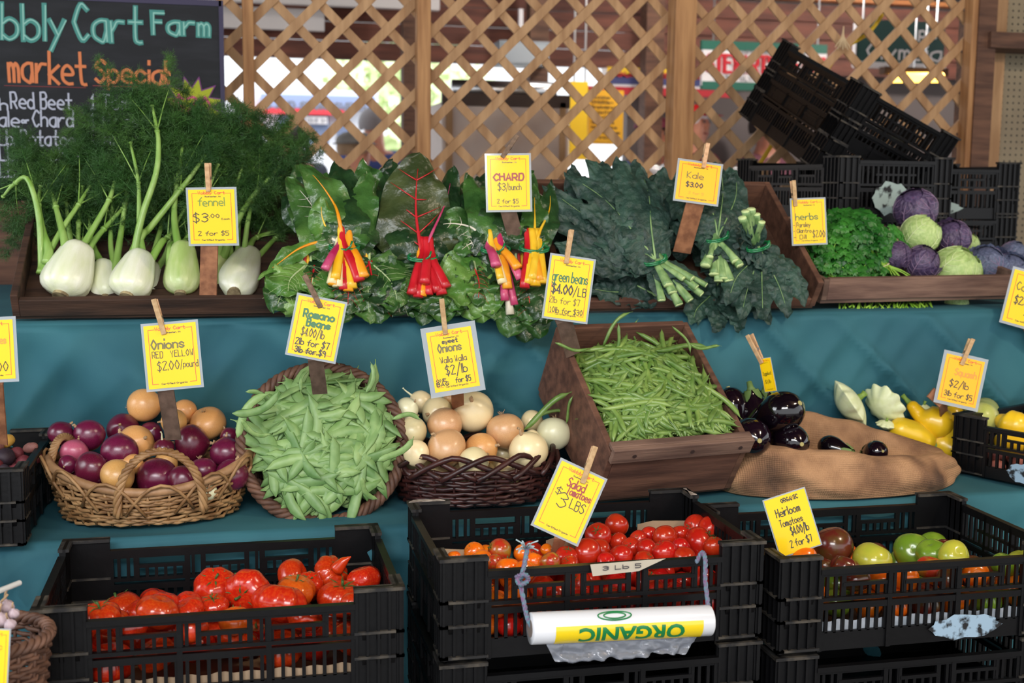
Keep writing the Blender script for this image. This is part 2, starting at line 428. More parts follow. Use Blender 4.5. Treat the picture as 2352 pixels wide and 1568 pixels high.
# ---------------------------------------------------------------- draped stand
def fold(x, z, sd=0.0):
    a = nz((x * 3.6 + z * 3.4, z * .8, sd), 1.0); b = nz((x * 8 - z * 6, z * 1.2, sd + 4), 1.0); c = nz((x * 2.2 - z * 2.6, z * .5, sd + 9), 1.0)
    return .050 * (1 - abs(a) * 2.4) ** 3 * (.4 + abs(c) * 1.6) + .016 * (1 - abs(b) * 2) + .02 * c
prof = []
def seg(a, b, n):
    for i in range(n): prof.append((a[0] + (b[0] - a[0]) * i / n, a[1] + (b[1] - a[1]) * i / n))
SB, SCZ = .700, 1.085
seg((2.435, .02), (2.425, SB - .012), 26); seg((2.425, SB - .012), (2.437, SB), 3); seg((2.437, SB), (2.845, SB), 18)
seg((2.85, SB + .004), (2.84, SCZ - .012), 34); seg((2.84, SCZ - .012), (2.852, SCZ), 3); seg((2.852, SCZ), (3.9, SCZ), 14); prof.append((3.9, SCZ))
rows = []
for i in range(331):
    x = -1.35 + 4.5 * i / 330; row = []
    for (v, z) in prof:
        dv = dz = 0
        if v < 2.44: dv = -abs(fold(x, z, 2)) * (1.2 if z < SB - .02 else .5) + .012; dz = .006 * nz((x * 2, 0, 1)) if z > SB - .05 else 0
        elif v > 2.838 and z < SCZ - .01:
            t = max(0, min(1, (z - SB) / (SCZ - SB))); dv = -fold(x, z, 7) * (1.3 * sin(pi * (.12 + .8 * t))) + .004
        elif z < SB + .01: dz = .004 * nz((x * 5, v * 5, 3))
        row.append((x, v + dv, z + dz))
    rows.append(row)
q = MB(); q.grid(rows); drape = q.build('tablecloth', M['teal'], None, True)
tag(drape, 'teal cloth draped over the stepped stand under baskets and crates', 'tablecloth')
st = thing('stepped_stand', 'plain wooden stepped stand hidden under the teal cloth', 'stand', (.9, 2.9, 0))
q = MB(); q.bb((-2.2, -.42, .655), (2.2, -.03, .68)); q.build('lower_shelf', M['redwood'], st)
q = MB(); q.bb((-2.2, .0, 1.045), (2.2, 1.0, 1.07)); q.build('upper_shelf', M['redwood'], st)
for x in (-2.1, -.7, .7, 2.1):
    for y, h in ((-.40, .655), (.03, 1.045), (.93, 1.045)):
        q = MB(); q.bb((x - .03, y, 0), (x + .03, y + .06, h)); q.build('leg', M['redwood'], st)
# ================================================================ black plastic crates
CW, CD, CH_ = .60, .40, .185
def panel(mb, L, ztop, slots_hi, hand=False, th=.006):
    """a slotted side lying in the plane y=0, outward -y, centred on x"""
    def b(x0, x1, z0, z1, y0=0.0, y1=None): mb.bb((x0, y0, z0), (x1, th if y1 is None else y1, z1))
    h = L / 2
    b(-h, h, 0, .036)                                        # solid skirt
    b(-h, h, .080, .092, -.003); b(-h, h, .0975, .1045, -.006)      # double ledge
    b(-h, h, ztop - .010, ztop, -.008); b(-h, h, ztop - .016, ztop - .008, -.003)
    n = max(6, int(L / .0168))
    third = [-h / 3, h / 3]
    for i in range(n + 1):
        x = -h + L * i / n
        mb.bb((x - .003, 0, .034), (x + .003, th, .082))
    for x in third + [-h + .003, h - .003]: mb.bb((x - .0045, -.004, .0), (x + .0045, th, ztop - .004))
    wins = [(-h * .55, .10, 0), (0, .08, 1), (h * .55, .10, 0)]
    for i in range(n + 1):
        x = -h + L * i / n
        z0, z1 = .102, ztop - .012
        for wx, ww, hi in wins:
            if abs(x - wx) < ww / 2 - .006 and not hand: z1 = .102 + (ztop - .112) * (.42 if hi else .48)
        mb.bb((x - .003, 0, z0), (x + .003, th, z1))
    if not hand:
        for wx, ww, hi in wins:
            zt = .102 + (ztop - .112) * (.42 if hi else .48)
            mb.bb((wx - ww / 2, -.002, zt - .002), (wx + ww / 2, th, zt + .005))
            for s in (-1, 1): mb.bb((wx + s * ww / 2 - .003, -.001, .102), (wx + s * ww / 2 + .003, th, ztop - .01))
    else:
        mb.bb((-.07, -.002, .128), (.07, th, .134))
def xform(mb, R, t):
    mb.v = [tuple(R @ Vector(p) + Vector(t)) for p in mb.v]
CM = {}
LX, LY = .085, .07
def corner(sx, sy):
    """L-shaped ribbed corner column"""
    q = MB(); h = CH_
    X = CW / 2; Y = CD / 2
    def bb(x0, x1, y0, y1, z0, z1): q.bb((sx * x0, sy * y0, z0), (sx * x1, sy * y1, z1))
    bb(X - LX, X - .004, Y - .012, Y - .006, 0, h); bb(X - .012, X - .006, Y - LY, Y - .004, 0, h)
    for i in range(5):
        x = X - LX + .004 + i * (LX - .010) / 4; bb(x - .0022, x + .0022, Y - .012, Y, .004, h - .004)
    for i in range(4):
        y = Y - LY + .004 + i * (LY - .010) / 3; bb(X - .012, X, y - .0022, y + .0022, .004, h - .004)
    q.m = 1
    for z in (.004, .060, .104):
        bb(X - LX, X + .001, Y - .014, Y + .001, z, z + .0045); bb(X - .014, X + .001, Y - LY, Y + .001, z, z + .0045)
    bb(X - LX, X + .002, Y - .018, Y + .002, h - .006, h); bb(X - .018, X + .002, Y - LY, Y + .002, h - .006, h)
    q.m = 0
    for i in range(3):     # small gussets under the ledges
        for z in (.060, .104):
            x = X - LX + .014 + i * .024
            q.prism([(sx * x, sy * (Y - .006), z - .012), (sx * x, sy * Y, z), (sx * x, sy * (Y - .006), z)], (sx * .008, 0, 0))
    return q.mesh('corner_column', [M['black'], M['dust']])
def crate_meshes():
    Lx, Ly = CW - 2 * LX + .004, CD - 2 * LY + .004
    for nm, R, t, L, zt, hand in (('long_front', rotm(0, 0, 0), (0, -CD / 2 + .006, 0), Lx, .160, 0), ('long_back', rotm(0, 0, 180), (0, CD / 2 - .006, 0), Lx, .160, 0),
                             ('short_a', rotm(0, 0, -90), (-CW / 2 + .006, 0, 0), Ly, .172, 1), ('short_b', rotm(0, 0, 90), (CW / 2 - .006, 0, 0), Ly, .172, 1)):
        q = MB(); panel(q, L, zt, 0, bool(hand)); xform(q, R, t); CM[nm] = q.mesh('side', [M['black']])
    q = MB(); q.bb((-CW / 2 + .008, -CD / 2 + .008, .002), (CW / 2 - .008, CD / 2 - .008, .008))
    for i in range(9): y = -CD / 2 + .02 + i * .045; q.bb((-CW / 2 + .01, y - .003, 0), (CW / 2 - .01, y + .003, .004))
    CM['base'] = q.mesh('crate_floor', [M['black']])
    for sx in (-1, 1):
        for sy in (-1, 1): CM['c%d%d' % (sx, sy)] = corner(sx, sy)
crate_meshes()
def crate(label, c, rot=None, group=None, cat='crate'):
    """c: centre of the crate's underside"""
    t = thing('produce_crate', label, cat, c, rot, group)
    put('crate_floor', CM['base'], t)
    put('long_side', CM['long_front'], t); put('long_side', CM['long_back'], t)
    put('short_side', CM['short_a'], t); put('short_side', CM['short_b'], t)
    for k in ('c-1-1', 'c-11', 'c1-1', 'c11'): put('corner_column', CM[k], t)
    return t
M['oldlabel'] = mat('worn_blue_label', S(150, 176, 196), .7, S(24, 25, 28), 40, lo=.5, hi=.6)
M['oldlabel2'] = mat('worn_pale_label', S(150, 168, 164), .75, S(24, 25, 28), 30, lo=.52, hi=.62)
def patch(t, name, pts, m, off, lab=None):
    q = MB(); q.prism(pts, off); o = q.build(name, m, t)
    if lab: o['label'] = lab
    return o
def oval(x, z, a, b, y, n=20, sd=1):
    return [(x + a * cos(2 * pi * i / n) * (1 + .1 * sin(i * 3.1 + sd)), y, z + b * sin(2 * pi * i / n) * (1 + .14 * sin(i * 2.3 + sd))) for i in range(n)]
TC = {}   # the three front crates: key -> (x0, x1, z of underside)
for key, cx, cz, lab in (('A', -.023, .532, 'black slatted plastic crate of large red tomatoes, lowest tier below the onion basket'),
                         ('B', .640, .575, 'black slatted plastic crate of small red and orange tomatoes with the bag roll tied on'),
                         ('C', 1.272, .538, 'black slatted plastic crate of mixed green, brown and orange heirloom tomatoes')):
    TC[key] = crate(lab, (cx, 2.2, cz))
    for j in (1, 2):
        if j == 1: nm = {'A': 'the large red tomatoes', 'B': 'the salad tomatoes', 'C': 'the heirloom tomatoes'}[key]
        if j == 1: crate('black plastic crate stacked directly under the crate of ' + nm[4:], (cx, 2.2, cz - .19))
    zb = cz - .19
    q = MB()
    for k in range(5): q.bb((-.29, -.19 + k * .085, zb - .025), (.29, -.15 + k * .085, zb - .002))
    for x in (-.27, 0, .27): q.bb((x - .03, -.19, 0), (x + .03, .19, zb - .025))
    pl = q.build('pallet', M['redwood'], None, loc=(cx, 2.2, 0)); tag(pl, 'slatted wooden pallet under the crates of ' + nm[4:], 'pallet')
patch(TC['C'], 'label_sticker', oval(.09, .028, .075, .024, -.1985), M['oldlabel'], (0, -.001, 0), 'worn pale blue sticker')
patch(TC['B'], 'paper_tape', [(-.035, -.2095, .1635), (.105, -.2095, .166), (.055, -.2095, .146), (-.03, -.2095, .142)], mat('masking_tape', S(186, 176, 158), .7), (0, .001, 0), 'torn beige tape with faint pen marks')
q = MB(); ink(q, strokes('3 Lb 5', .07, .007), (-.012, -.2112, .152), (1, 0, .02), (0, 0, 1), (0, -1, 0), .0016, 0); q.build('pen_marks', mat('faded_pen', S(70, 66, 70), .8), TC['B'])
for (sx, sy, x0, x1, y0, y1) in ((-1, 1, -.30, -.225, .185, .20), (1, 1, .285, .30, .135, .19)):
    patch(TC['B'], 'torn_tape', [(x0, y0, .1852), (x1, y0 + .002, .1852), (x1 - .01, y1, .1852), (x0 + .012, y1 + .001, .1852)], mat('torn_tape', S(196, 184, 172), .6, S(120, 108, 100), 60), (0, 0, .001), 'torn whitish tape')
# crate of potatoes, edge of the stand
potato_crate = crate('black plastic crate of potatoes beside the wicker onion basket', (-.692, 2.60, .706), Matrix.Diagonal((1, 1, .82)))
# crate of summer squash beside the burlap sack
squash_crate = crate('black plastic crate of yellow squash and potatoes beside the burlap sack', (2.035, 2.45, .708), rotm(0, 0, -65) @ Matrix.Diagonal((1, 1, .78)))
patch(squash_crate, 'label_sticker', oval(-.10, .036, .05, .032, -.1985, sd=3), M['oldlabel'], (0, -.001, 0), 'worn pale blue sticker')
# stack behind the cabbages
def crate_px(label, px, py, v, R, group=None):
    """underside centre near a pixel"""
    return crate(label, at(px, py, v), R, group)
bz = SCZ + .003
def corner_at(P, R): return P - R @ Vector((CW / 2, -CD / 2, 0))
def short_sticker(t, y, z, a, b, sd):
    pts = [(CW / 2 + .0004, y + a * cos(2 * pi * i / 20) * (1 + .1 * sin(i * 3.1 + sd)), z + b * sin(2 * pi * i / 20) * (1 + .14 * sin(i * 2.3 + sd))) for i in range(20)]
    patch(t, 'label_sticker', pts, M['oldlabel2'], (.001, 0, 0), 'worn pale sticker')
RS = rotm(0, 0, -84); PS = at(1918, 420, 3.27); PS.z = bz + .055
q = MB(); q.bb((-.05, -.05, -.054), (.36, .62, 0)); o = q.build('plank_riser', M['darkwood'], None, loc=PS); tag(o, 'dark plank riser under the leaning crate stack behind the parsley', 'riser')
for j in range(2):
    t = crate(('lower black crate with a pale label in the leaning stack behind the parsley', 'black open crate that the two tilted crates lean on')[j], corner_at(PS + Vector((.012 * j, 0, j * .165)), RS), RS)
    if j: short_sticker(t, -.02, .062, .062, .048, j)
RT = rotm(19, 0, 0) @ rotm(0, 24, 0) @ rotm(0, 0, -90)
upn = RT @ Vector((0, 0, 1)); PT = at(1985, 192, 3.36) - upn * CH_
crate('lower of two nested black crates tilted on top of the stack', corner_at(PT - upn * .105, RT), RT)
crate('upper of two nested black crates tilted on top of the stack', corner_at(PT, RT), RT)
xr = at(2342, 450, 3.55).x
for j in range(2):
    t = crate(('lower black crate of the straight stack by the pegboard', 'top black crate of the straight stack by the pegboard')[j], (xr - .30, 3.75, bz + .05 + j * .165), rotm(0, 0, 2))
    patch(t, 'label_sticker', oval(.0, .035, .085, .020, -.1985, sd=j), M['oldlabel2'], (0, -.001, 0), 'worn pale sticker')
q = MB(); q.bb((-.28, -.19, -.049), (.28, .19, 0)); o = q.build('plank_riser', M['darkwood'], None, loc=(xr - .30, 3.75, bz + .049)); tag(o, 'dark plank riser under the straight crate stack by the pegboard', 'riser')
# ================================================================ wooden trays
def rod(mb, a, b, r, n=8): mb.tube([a, b], r, n)
def wood_tray(name, label, c, w, d, tilt, yaw, side, front, back, m, th=.016, slats=4, side_b=None):
    """c: middle of the front lower edge; the back is raised by the tilt"""
    R = rotm(0, 0, yaw) @ rotm(tilt, 0, 0)
    t = thing(name, label, 'crate', c, R)
    q = MB(); q.bb((-w / 2 + th, 0, .004), (w / 2 - th, th, front)); bevel(q.build('front_board', m, t), .002)
    q = MB(); q.bb((-w / 2 + th, d - th, .004), (w / 2 - th, d, back)); bevel(q.build('back_board', m, t), .002)
    for s in (-1, 1):
        q = MB(); x0, x1 = (s * w / 2, s * (w / 2 - th))
        sb2 = side if side_b is None else side_b
        q.prism([(min(x0, x1), 0, .004), (min(x0, x1), d, .004), (min(x0, x1), d, sb2), (min(x0, x1), 0, side)], (th, 0, 0)); bevel(q.build('side_board', m, t), .002)
    q = MB()
    for i in range(slats):
        y0 = .004 + (d - .008) * i / slats; q.bb((-w / 2 + .002, y0 + .002, -.006), (w / 2 - .002, y0 + (d - .008) / slats - .004, .004))
    q.build('bottom_slats', m, t)
    return t, R
TZ = SCZ + .008
fennel_tray, RF = wood_tray('wooden_tray', 'shallow weathered wooden tray of fennel tilted toward the shopper', (-.145, 2.87, TZ), .66, .42, 30, 0, .062, .048, .08, M['darkwood'])
chard_tray, RCH = wood_tray('wooden_tray', 'wooden tray under the hanging chard, mostly covered by leaves', (.475, 2.87, TZ), .56, .42, 30, 0, .06, .04, .10, M['darkwood'])
kale_tray, RK = wood_tray('wooden_tray', 'steeply tilted wooden tray of kale beside the parsley', (1.115, 2.87, TZ), .69, .43, 36, 0, .085, .03, .085, M['redwood'])
herb_tray, RH = wood_tray('wooden_tray', 'grey-brown wooden tray of parsley and cabbages', (1.80, 2.91, SCZ + .022), .64, .42, 12, 6, .06, .062, .10, M['greywood'])
BC = Vector((.925, 2.500, .716)); BW, BD = .345, .37
bean_crate, RB = wood_tray('wooden_box', 'deep wooden box of green beans tilted forward on the cloth', BC, BW, BD, 32, 9, .150, .155, .200, M['redwood'], .015, side_b=.195)
def bloc(x, y, z): return BC + RB @ Vector((x, y, z))
q = MB(); q.bb((-.172, -.012, .128), (.172, .0, .166)); q.bb((-.172, 0, .1555), (.172, .018, .166))
bevel(q.build('top_batten', M['greywood'], bean_crate), .002)
q = MB()
for x in (-.12, .02, .14): q.tube([(x, -.0125, .147), (x, -.0135, .147)], .005, 10)
q.build('nail', mat('nail_heads', S(60, 44, 40), .6), bean_crate)

# ================================================================ baskets
M['wicker'] = mat('willow', S(170, 132, 88), .55, S(120, 84, 48), 30, vary=.0, bump=.1)
M['wicker2'] = mat('brown_willow', S(118, 84, 66), .6, S(78, 52, 40), 30, bump=.1)
M['wicker3'] = mat('dark_stained_willow', S(70, 36, 32), .38, S(36, 18, 18), 30, bump=.1)
M['wickpale'] = mat('peeled_willow_pole', S(178, 138, 98), .55, S(140, 104, 70), 30)
def woven(t, m, a, b, h, rows, ns, flare=.86, saddle=0.0, rw=.0035, amp=.0045, name='woven_wall', stake_r=.003, zpow=1.0):
    """an oval woven wall: stakes and rows of withies, base at z=0 of t"""
    def rad(tz): return flare + (1 - flare) * (tz ** .7)
    q = MB()
    for j in range(rows):
        tz = (j + .5) / rows; P = []
        n = ns * 2
        for i in range(n + 1):
            th = 2 * pi * i / n
            o = amp * cos(pi * i / 2 + pi * (j % 2)) if i % 2 == 0 else 0
            o = amp * (1 if (i // 1 + j) % 2 == 0 else -1)
            k = rad(tz)
            zz = h * tz + .0018 * sin(th * 3 + j * 1.7) + .001 * sin(th * 11 + j)
            P.append(((a * k + o) * cos(th), (b * k + o) * sin(th), zz * (1 + saddle * cos(th) ** 2)))
        q.tube(P, rw * (1 + .15 * sin(j * 2.1)), 6, False)
    q.build(name, m, t, True)
    q = MB()
    for i in range(ns):
        th = 2 * pi * (i + .5) / ns
        q.tube([(a * rad(z) * cos(th), b * rad(z) * sin(th), h * z * (1 + saddle * cos(th) ** 2)) for z in (0.02, .35, .7, 1.02)], stake_r, 5)
    q.build('stakes', m, t, True)
    q = MB(); P = [[(a * flare * r * cos(2 * pi * i / 40), b * flare * r * sin(2 * pi * i / 40), .004) for i in range(40)] for r in (.02, .98)]
    q.grid(P, False, True); q.build('basket_floor', m, t)
def braid(t, m, a, b, z, n, r, name='rim', turns=1, wob=.006, strands=3, tilt=0.0):
    q = MB(); N = 160
    for s in range(strands):
        P = []
        for i in range(N + 1):
            th = 2 * pi * i / N; ph = n * th + 2 * pi * s / strands
            P.append(((a + wob * cos(ph)) * cos(th), (b + wob * cos(ph)) * sin(th), z + wob * sin(ph)))
        q.tube(P, r, 6, False)
    return q.build(name, m, t, True)
# light wicker basket of onions
OBC = Vector((-.172, 2.615, SB + .008))
OA, OBB, OH, OSD = .204, .140, .074, .62
onion_basket = thing('wicker_basket', 'light oval wicker basket with a twisted loop handle, full of onions', 'basket', OBC)
woven(onion_basket, M['wicker'], OA, OBB, OH - .008, 11, 30, .84, OSD, .0036, .0042)
q = MB(); q.tube([(OA * cos(2 * pi * i / 60), OBB * sin(2 * pi * i / 60), OH * (1 + OSD * cos(2 * pi * i / 60) ** 2)) for i in range(61)], .0095, 8, False); q.build('rim', M['wickpale'], onion_basket, True)
q = MB()
for i in range(26):          # withies wrapped in zigzags over the rim
    th = 2 * pi * i / 26
    for s in (-1, 1):
        P = []
        for k in range(9):
            u = k / 8; a_ = th + s * .34 * (u - .5) * 2
            rr = 1.0 + (.075 if True else 0) * sin(pi * u) ; z = OH * (1 + OSD * cos(a_) ** 2) - .05 + .066 * sin(pi * u)
            P.append((OA * rr * cos(a_) * (.975 if u in (0, 1) else 1), OBB * (rr + .03 * sin(pi * u)) * sin(a_) * (.975 if u in (0, 1) else 1), z))
        if i % 2 == 0: q.tube(P, .0034, 6)
q.build('rim_binding', M['wicker'], onion_basket, True)
def loop_handle(t, m, x0, x1, y0, y1, z0, zt, lean, r=.0045, nm='handle'):
    q = MB(); N = 60
    for s in range(4):
        P = []
        for i in range(N + 1):
            u = i / N; x = x0 + (x1 - x0) * (.5 - .5 * cos(pi * u)); z = z0 + (zt - z0) * sin(pi * u) ** .8; y = y0 + (y1 - y0) * u + lean * sin(pi * u)
            ph = 11 * pi * u + s * pi / 2
            P.append((x + .0052 * cos(ph), y + .0052 * sin(ph), z + .0052 * sin(ph) * .6))
        q.tube(P, r, 6)
    q.build(nm, m, t, True)
loop_handle(onion_basket, M['wicker'], -.058, .108, -OBB * 1.0, -OBB * .93, OH - .045, OH + .085, -.010)
loop_handle(onion_basket, M['wicker'], -.200, -.155, -.010, .075, OH + .01, OH + .085, 0)
# round brown basket of flat beans
RBD = Vector((-.05, -.90, .44)).normalized()
RBR = zto(RBD)
_c = at(741, 1017, 2.60); RBA = .171
romano_basket = thing('wicker_basket', 'round brown wicker basket tipped forward, full of flat green beans', 'basket', _c - RBD * .125, RBR)
woven(romano_basket, M['wicker2'], RBA - .006, RBA - .006, .112, 14, 26, .74, 0, .0040, .0048)
braid(romano_basket, M['wicker2'], RBA, RBA, .120, 17, .0062, wob=.009, strands=4)
# dark basket of sweet onions
SBC = Vector((.520, 2.615, SB + .010)); SA, SBB, SH = .184, .132, .112
sweet_basket = thing('wicker_basket', 'dark red-brown wicker basket of pale sweet onions', 'basket', SBC)
woven(sweet_basket, M['wicker3'], SA - .004, SBB - .004, SH - .03, 9, 24, .88, 0, .0048, .005)
q = MB()
for i in range(15):          # bold sloping withies of the border
    th = 2 * pi * i / 15; P = []
    for k in range(15):
        u = k / 14; a_ = th + u * 1.25; z = SH - .048 + .052 * sin(pi * min(1, u * 1.7) * .5) - .050 * max(0, u - .45) / .55
        o = .008 * cos(u * pi * 1.6); P.append(((SA + o) * cos(a_), (SBB + o) * sin(a_), z))
    q.tube(P, .0062, 8)
q.build('rim', M['wicker3'], sweet_basket, True)
# garlic basket, bottom corner
gb = at(-10, 1440, 1.86)
garlic_basket = thing('wicker_basket', 'small brown wicker basket of garlic beside the tomato crate', 'basket', (gb.x - .03, 1.93, .60))
woven(garlic_basket, M['wicker2'], .092, .085, .10, 12, 18, .86, 0, .0038, .004)
braid(garlic_basket, M['wicker2'], .094, .087, .104, 14, .005, wob=.006)
q = MB(); q.bb((-.12, -.11, 0), (.12, .06, .594)); gs = q.build('wooden_crate_stand', M['redwood'], None, loc=(gb.x - .05, 1.93, 0)); tag(gs, 'upright wooden block carrying the garlic basket', 'stand')

# ================================================================ burlap sack
M['burlap'] = mat('burlap', S(180, 138, 100), .9, S(136, 100, 72), 8, bump=.0, lo=.42, hi=.58, c3=S(92, 68, 52))
def weave(m, sc=900):
    nt = m.node_tree; N = nt.nodes; L = nt.links; b = N['Principled BSDF']
    tc = N.new('ShaderNodeTexCoord'); outs = []
    for d in ('X', 'Z'):
        w = N.new('ShaderNodeTexWave'); w.wave_type = 'BANDS'; w.bands_direction = d; w.inputs['Scale'].default_value = sc / 6.28 / 2; w.inputs['Distortion'].default_value = 1.2; w.inputs['Detail Scale'].default_value = 2
        L.new(tc.outputs['Object'], w.inputs['Vector']); outs.append(w.outputs['Fac'])
    ad = N.new('ShaderNodeMath'); ad.operation = 'ADD'; L.new(outs[0], ad.inputs[0]); L.new(outs[1], ad.inputs[1])
    bp = N.new('ShaderNodeBump'); bp.inputs['Strength'].default_value = .5; bp.inputs['Distance'].default_value = .0015
    L.new(ad.outputs[0], bp.inputs['Height']); L.new(bp.outputs['Normal'], b.inputs['Normal'])
weave(M['burlap'])
SKC = at(1945, 1060, 2.62); SKC = Vector((1.392, 2.590, SB + .004))
def sack():
    NU, NV = 150, 44; rows = []
    for i in range(NU):
        th = 2 * pi * i / NU; c, s = cos(th), sin(th)
        a, b = .298, .150
        front = max(0, -s); back = max(0, s); right = max(0, c); left = max(0, -c)
        hgt = (.088 - .03 * c + .055 * back * (1 - .5 * max(0, c)) - .024) / .8
        thick = .046 + .012 * front + .008 * right
        row = []
        for j in range(NV):
            u = j / (NV - 1)
            if u < .42: t = u / .42; ro = 1.0 + .04 * sin(pi * t); z = hgt * .80 * t; off = 0; k = ro
            elif u < .72:
                t = (u - .42) / .30; an = pi * t; k = 1.0; off = -thick * (1 - cos(an)) / 2 * 1.25; z = hgt * .80 + thick * .5 * sin(an)
            else: t = (u - .72) / .28; k = 1.0; off = -thick * 1.25 - .03 * t; z = hgt * .80 - t * (hgt * .80 - .012)
            x = (a * k + off) * c; y = (b * k + off) * s
            w = nz((x * 8, y * 8, z * 8), 1, 3) * .022 + nz((c * 3, s * 3, z * 22), 1, 9) * .014
            fl = .010 * sin(th * 7 + 3 * z * 20) * (1 if .05 < u < .5 else .4) * (.4 + abs(nz((c * 2, s * 2, 0), 1, 5)) * 2)
            k2 = 1 + (w + fl) / max(.08, sqrt(x * x + y * y)) * min(1, u * 5 + .2)
            row.append((x * k2, y * k2, max(.001, z + nz((x * 12, y * 12, z * 8), 1, 1) * .010 * min(1, u * 4))))
        rows.append(row)
    q = MB(); q.grid(rows, True, False)
    o = q.build('burlap_sack', M['burlap'], None, True, loc=SKC); subsurf(o)
    m = o.modifiers.new('thick', 'SOLIDIFY'); m.thickness = .003
    return tag(o, 'tan burlap sack with its mouth rolled open around small eggplants', 'sack')
sack_o = sack()
# ================================================================ produce
RN = random.Random(11)
def lathe(mb, prof, n=24, mod=None):
    P = []
    for k, (r, z) in enumerate(prof):
        row = []
        for i in range(n):
            th = 2 * pi * i / n
            x, y, zz = r * cos(th), r * sin(th), z
            if mod: x, y, zz = mod(x, y, zz, th, k / (len(prof) - 1))
            row.append((x, y, zz))
        P.append(row)
    mb.grid(P, False, True)
def relax(it, it_n=60, ov=.94, vmin=None, vmax=None):
    """items dict(px,py,r,v): slides overlapping fruit apart along the lines of sight"""
    for d in it: d['p'] = at(d['px'], d['py'], d['v']); d['R'] = px2m(d['r'], d['p'])
    for _ in range(it_n):
        for i in range(len(it)):
            for j in range(i):
                a, b = it[i], it[j]
                L = (a['p'] - b['p']).length; need = (a['R'] + b['R']) * ov
                if L < need:
                    k = (need - L) * .5
                    f, g = (a, b) if (a['py'] + a.get('z', 0)) >= (b['py'] + b.get('z', 0)) else (b, a)
                    f['v'] -= k * .6; g['v'] += k * .6
                    for d in (f, g):
                        if vmin: d['v'] = max(vmin + d['R'], d['v'])
                        if vmax: d['v'] = min(vmax - d['R'], d['v'])
                        d['p'] = at(d['px'], d['py'], d['v']); d['R'] = px2m(d['r'], d['p'])
    return it
ORD = ['first', 'second', 'third', 'fourth', 'fifth', 'sixth', 'seventh', 'eighth', 'ninth', 'tenth', 'eleventh', 'twelfth', 'thirteenth', 'fourteenth', 'fifteenth']
def rowlabels(it, kinds, where, rows, names, side='its west end'):
    """a label per item: its look, then its row and its place in the row counted from one end"""
    s = sorted(it, key=lambda d: d['py']); n = len(s); out = {}
    for k in range(rows):
        g = sorted(s[n * k // rows:n * (k + 1) // rows], key=lambda d: d['px'])
        for i, d in enumerate(g): d['label'] = '%s, %s from left, %s row of %s' % (d['kind_label'] if 'kind_label' in d else kinds, ORD[i], names[k], where)
    return it

# ---------------------------------------------------------------- onions
def streaky(name, c, c2, c3, rough, coat=0, vary=.12):
    return mat(name, c, rough, c2, 5, (26, 26, 7), c3, bump=.06, bscale=60, vary=vary, coat=coat, lo=.38, hi=.6, coatr=.25)
M['redonion'] = streaky('red_onion_skin', S(70, 12, 34), S(114, 24, 60), S(158, 70, 108), .26, .45)
M['pinkonion'] = streaky('pink_onion_skin', S(150, 52, 80), S(186, 96, 116), S(208, 140, 140), .32, .3)
M['yelonion'] = streaky('yellow_onion_skin', S(208, 138, 70), S(230, 178, 112), S(242, 218, 164), .33, .35)
M['sweetonion'] = streaky('sweet_onion_skin', S(230, 210, 156), S(242, 228, 184), S(228, 178, 120), .28, .4)
M['brownonion'] = streaky('brown_onion_skin', S(188, 132, 86), S(222, 184, 134), S(154, 98, 58), .3, .35)
M['whiteonion'] = streaky('white_onion_skin', S(224, 220, 176), S(234, 232, 198), S(210, 208, 150), .3, .35)
M['dry'] = mat('dry_onion_tip', S(206, 178, 138), .8, S(150, 112, 76), 40, bump=.3)
def onion_body(flat, neck, sd):
    q = MB(); pr = []
    for k in range(19):
        u = pi * k / 18; r = sin(u) ** .82; z = -cos(u) * flat
        if u > pi * .72: t = (u - pi * .72) / (pi * .28); z += neck * t ** 2 * .5; r = max(r, .13 * (1 - t) + .085)
        pr.append((max(r, .015), z))
    lathe(q, pr, 28, lambda x, y, z, th, t: (x * (1 + .025 * sin(3 * th + sd)), y * (1 + .025 * cos(2 * th + sd)), z))
    return q, pr[-1][1]
OM = []
for f, n_, sd in ((.86, .3, 0), (.94, .25, 1), (.80, .4, 2), (.9, .35, 4)):
    q, top = onion_body(f, n_, sd); OM.append((q, top))
def tip_mesh(top, L, sd):
    q = MB(); r = random.Random(sd)
    P = [(0, 0, top - .06), (.02, .01, top + L * .3), (.05 * r.uniform(-1, 1), .05, top + L * .7), (.12 * r.uniform(-1, 1), .1 * r.uniform(-1, 1), top + L)]
    q.tube(crom(P, 3), [.10, .10, .095, .085, .075, .07, .065, .06, .055, .075], 8)
    return q
def root_mesh(f, sd):
    q = MB(); r = random.Random(sd)
    for i in range(14):
        a = r.uniform(0, 6.28); d = r.uniform(.02, .09)
        q.tube([(d * cos(a), d * sin(a), -f * .98), (d * 1.5 * cos(a + .3), d * 1.5 * sin(a), -f - .08), (d * 2.1 * cos(a + .8), d * 2.1 * sin(a + .5), -f - r.uniform(.1, .22))], .009, 4)
    return q
_cache = {}
def onion(d, mt, label, group, neckL=.22, axis=None):
    i = RN.randrange(4) if 'i' not in d else d['i']
    key = (i, mt)
    if key not in _cache: _cache[key] = OM[i][0].mesh('bulb', [M[mt]], True)
    k2 = ('tip', i, round(neckL, 2))
    if k2 not in _cache: _cache[k2] = tip_mesh(OM[i][1], neckL, i).mesh('dry_tip', [M['dry'] if neckL < .5 else M['whiteonion']], True)
    k3 = ('root', i)
    if k3 not in _cache: _cache[k3] = root_mesh((.86, .94, .80, .9)[i], i).mesh('roots', [M['dry']], True)
    if axis is None: axis = Vector((RN.uniform(-1, 1), RN.uniform(-1.0, .4), RN.uniform(-.2, 1)))
    t = thing('onion', label, 'onion', d['p'], zto(axis, RN.uniform(0, 6)), group)
    R = d['R']
    put('bulb', _cache[key], t, scale=R); put('dry_tip', _cache[k2], t, scale=R); put('roots', _cache[k3], t, scale=R)
    return t
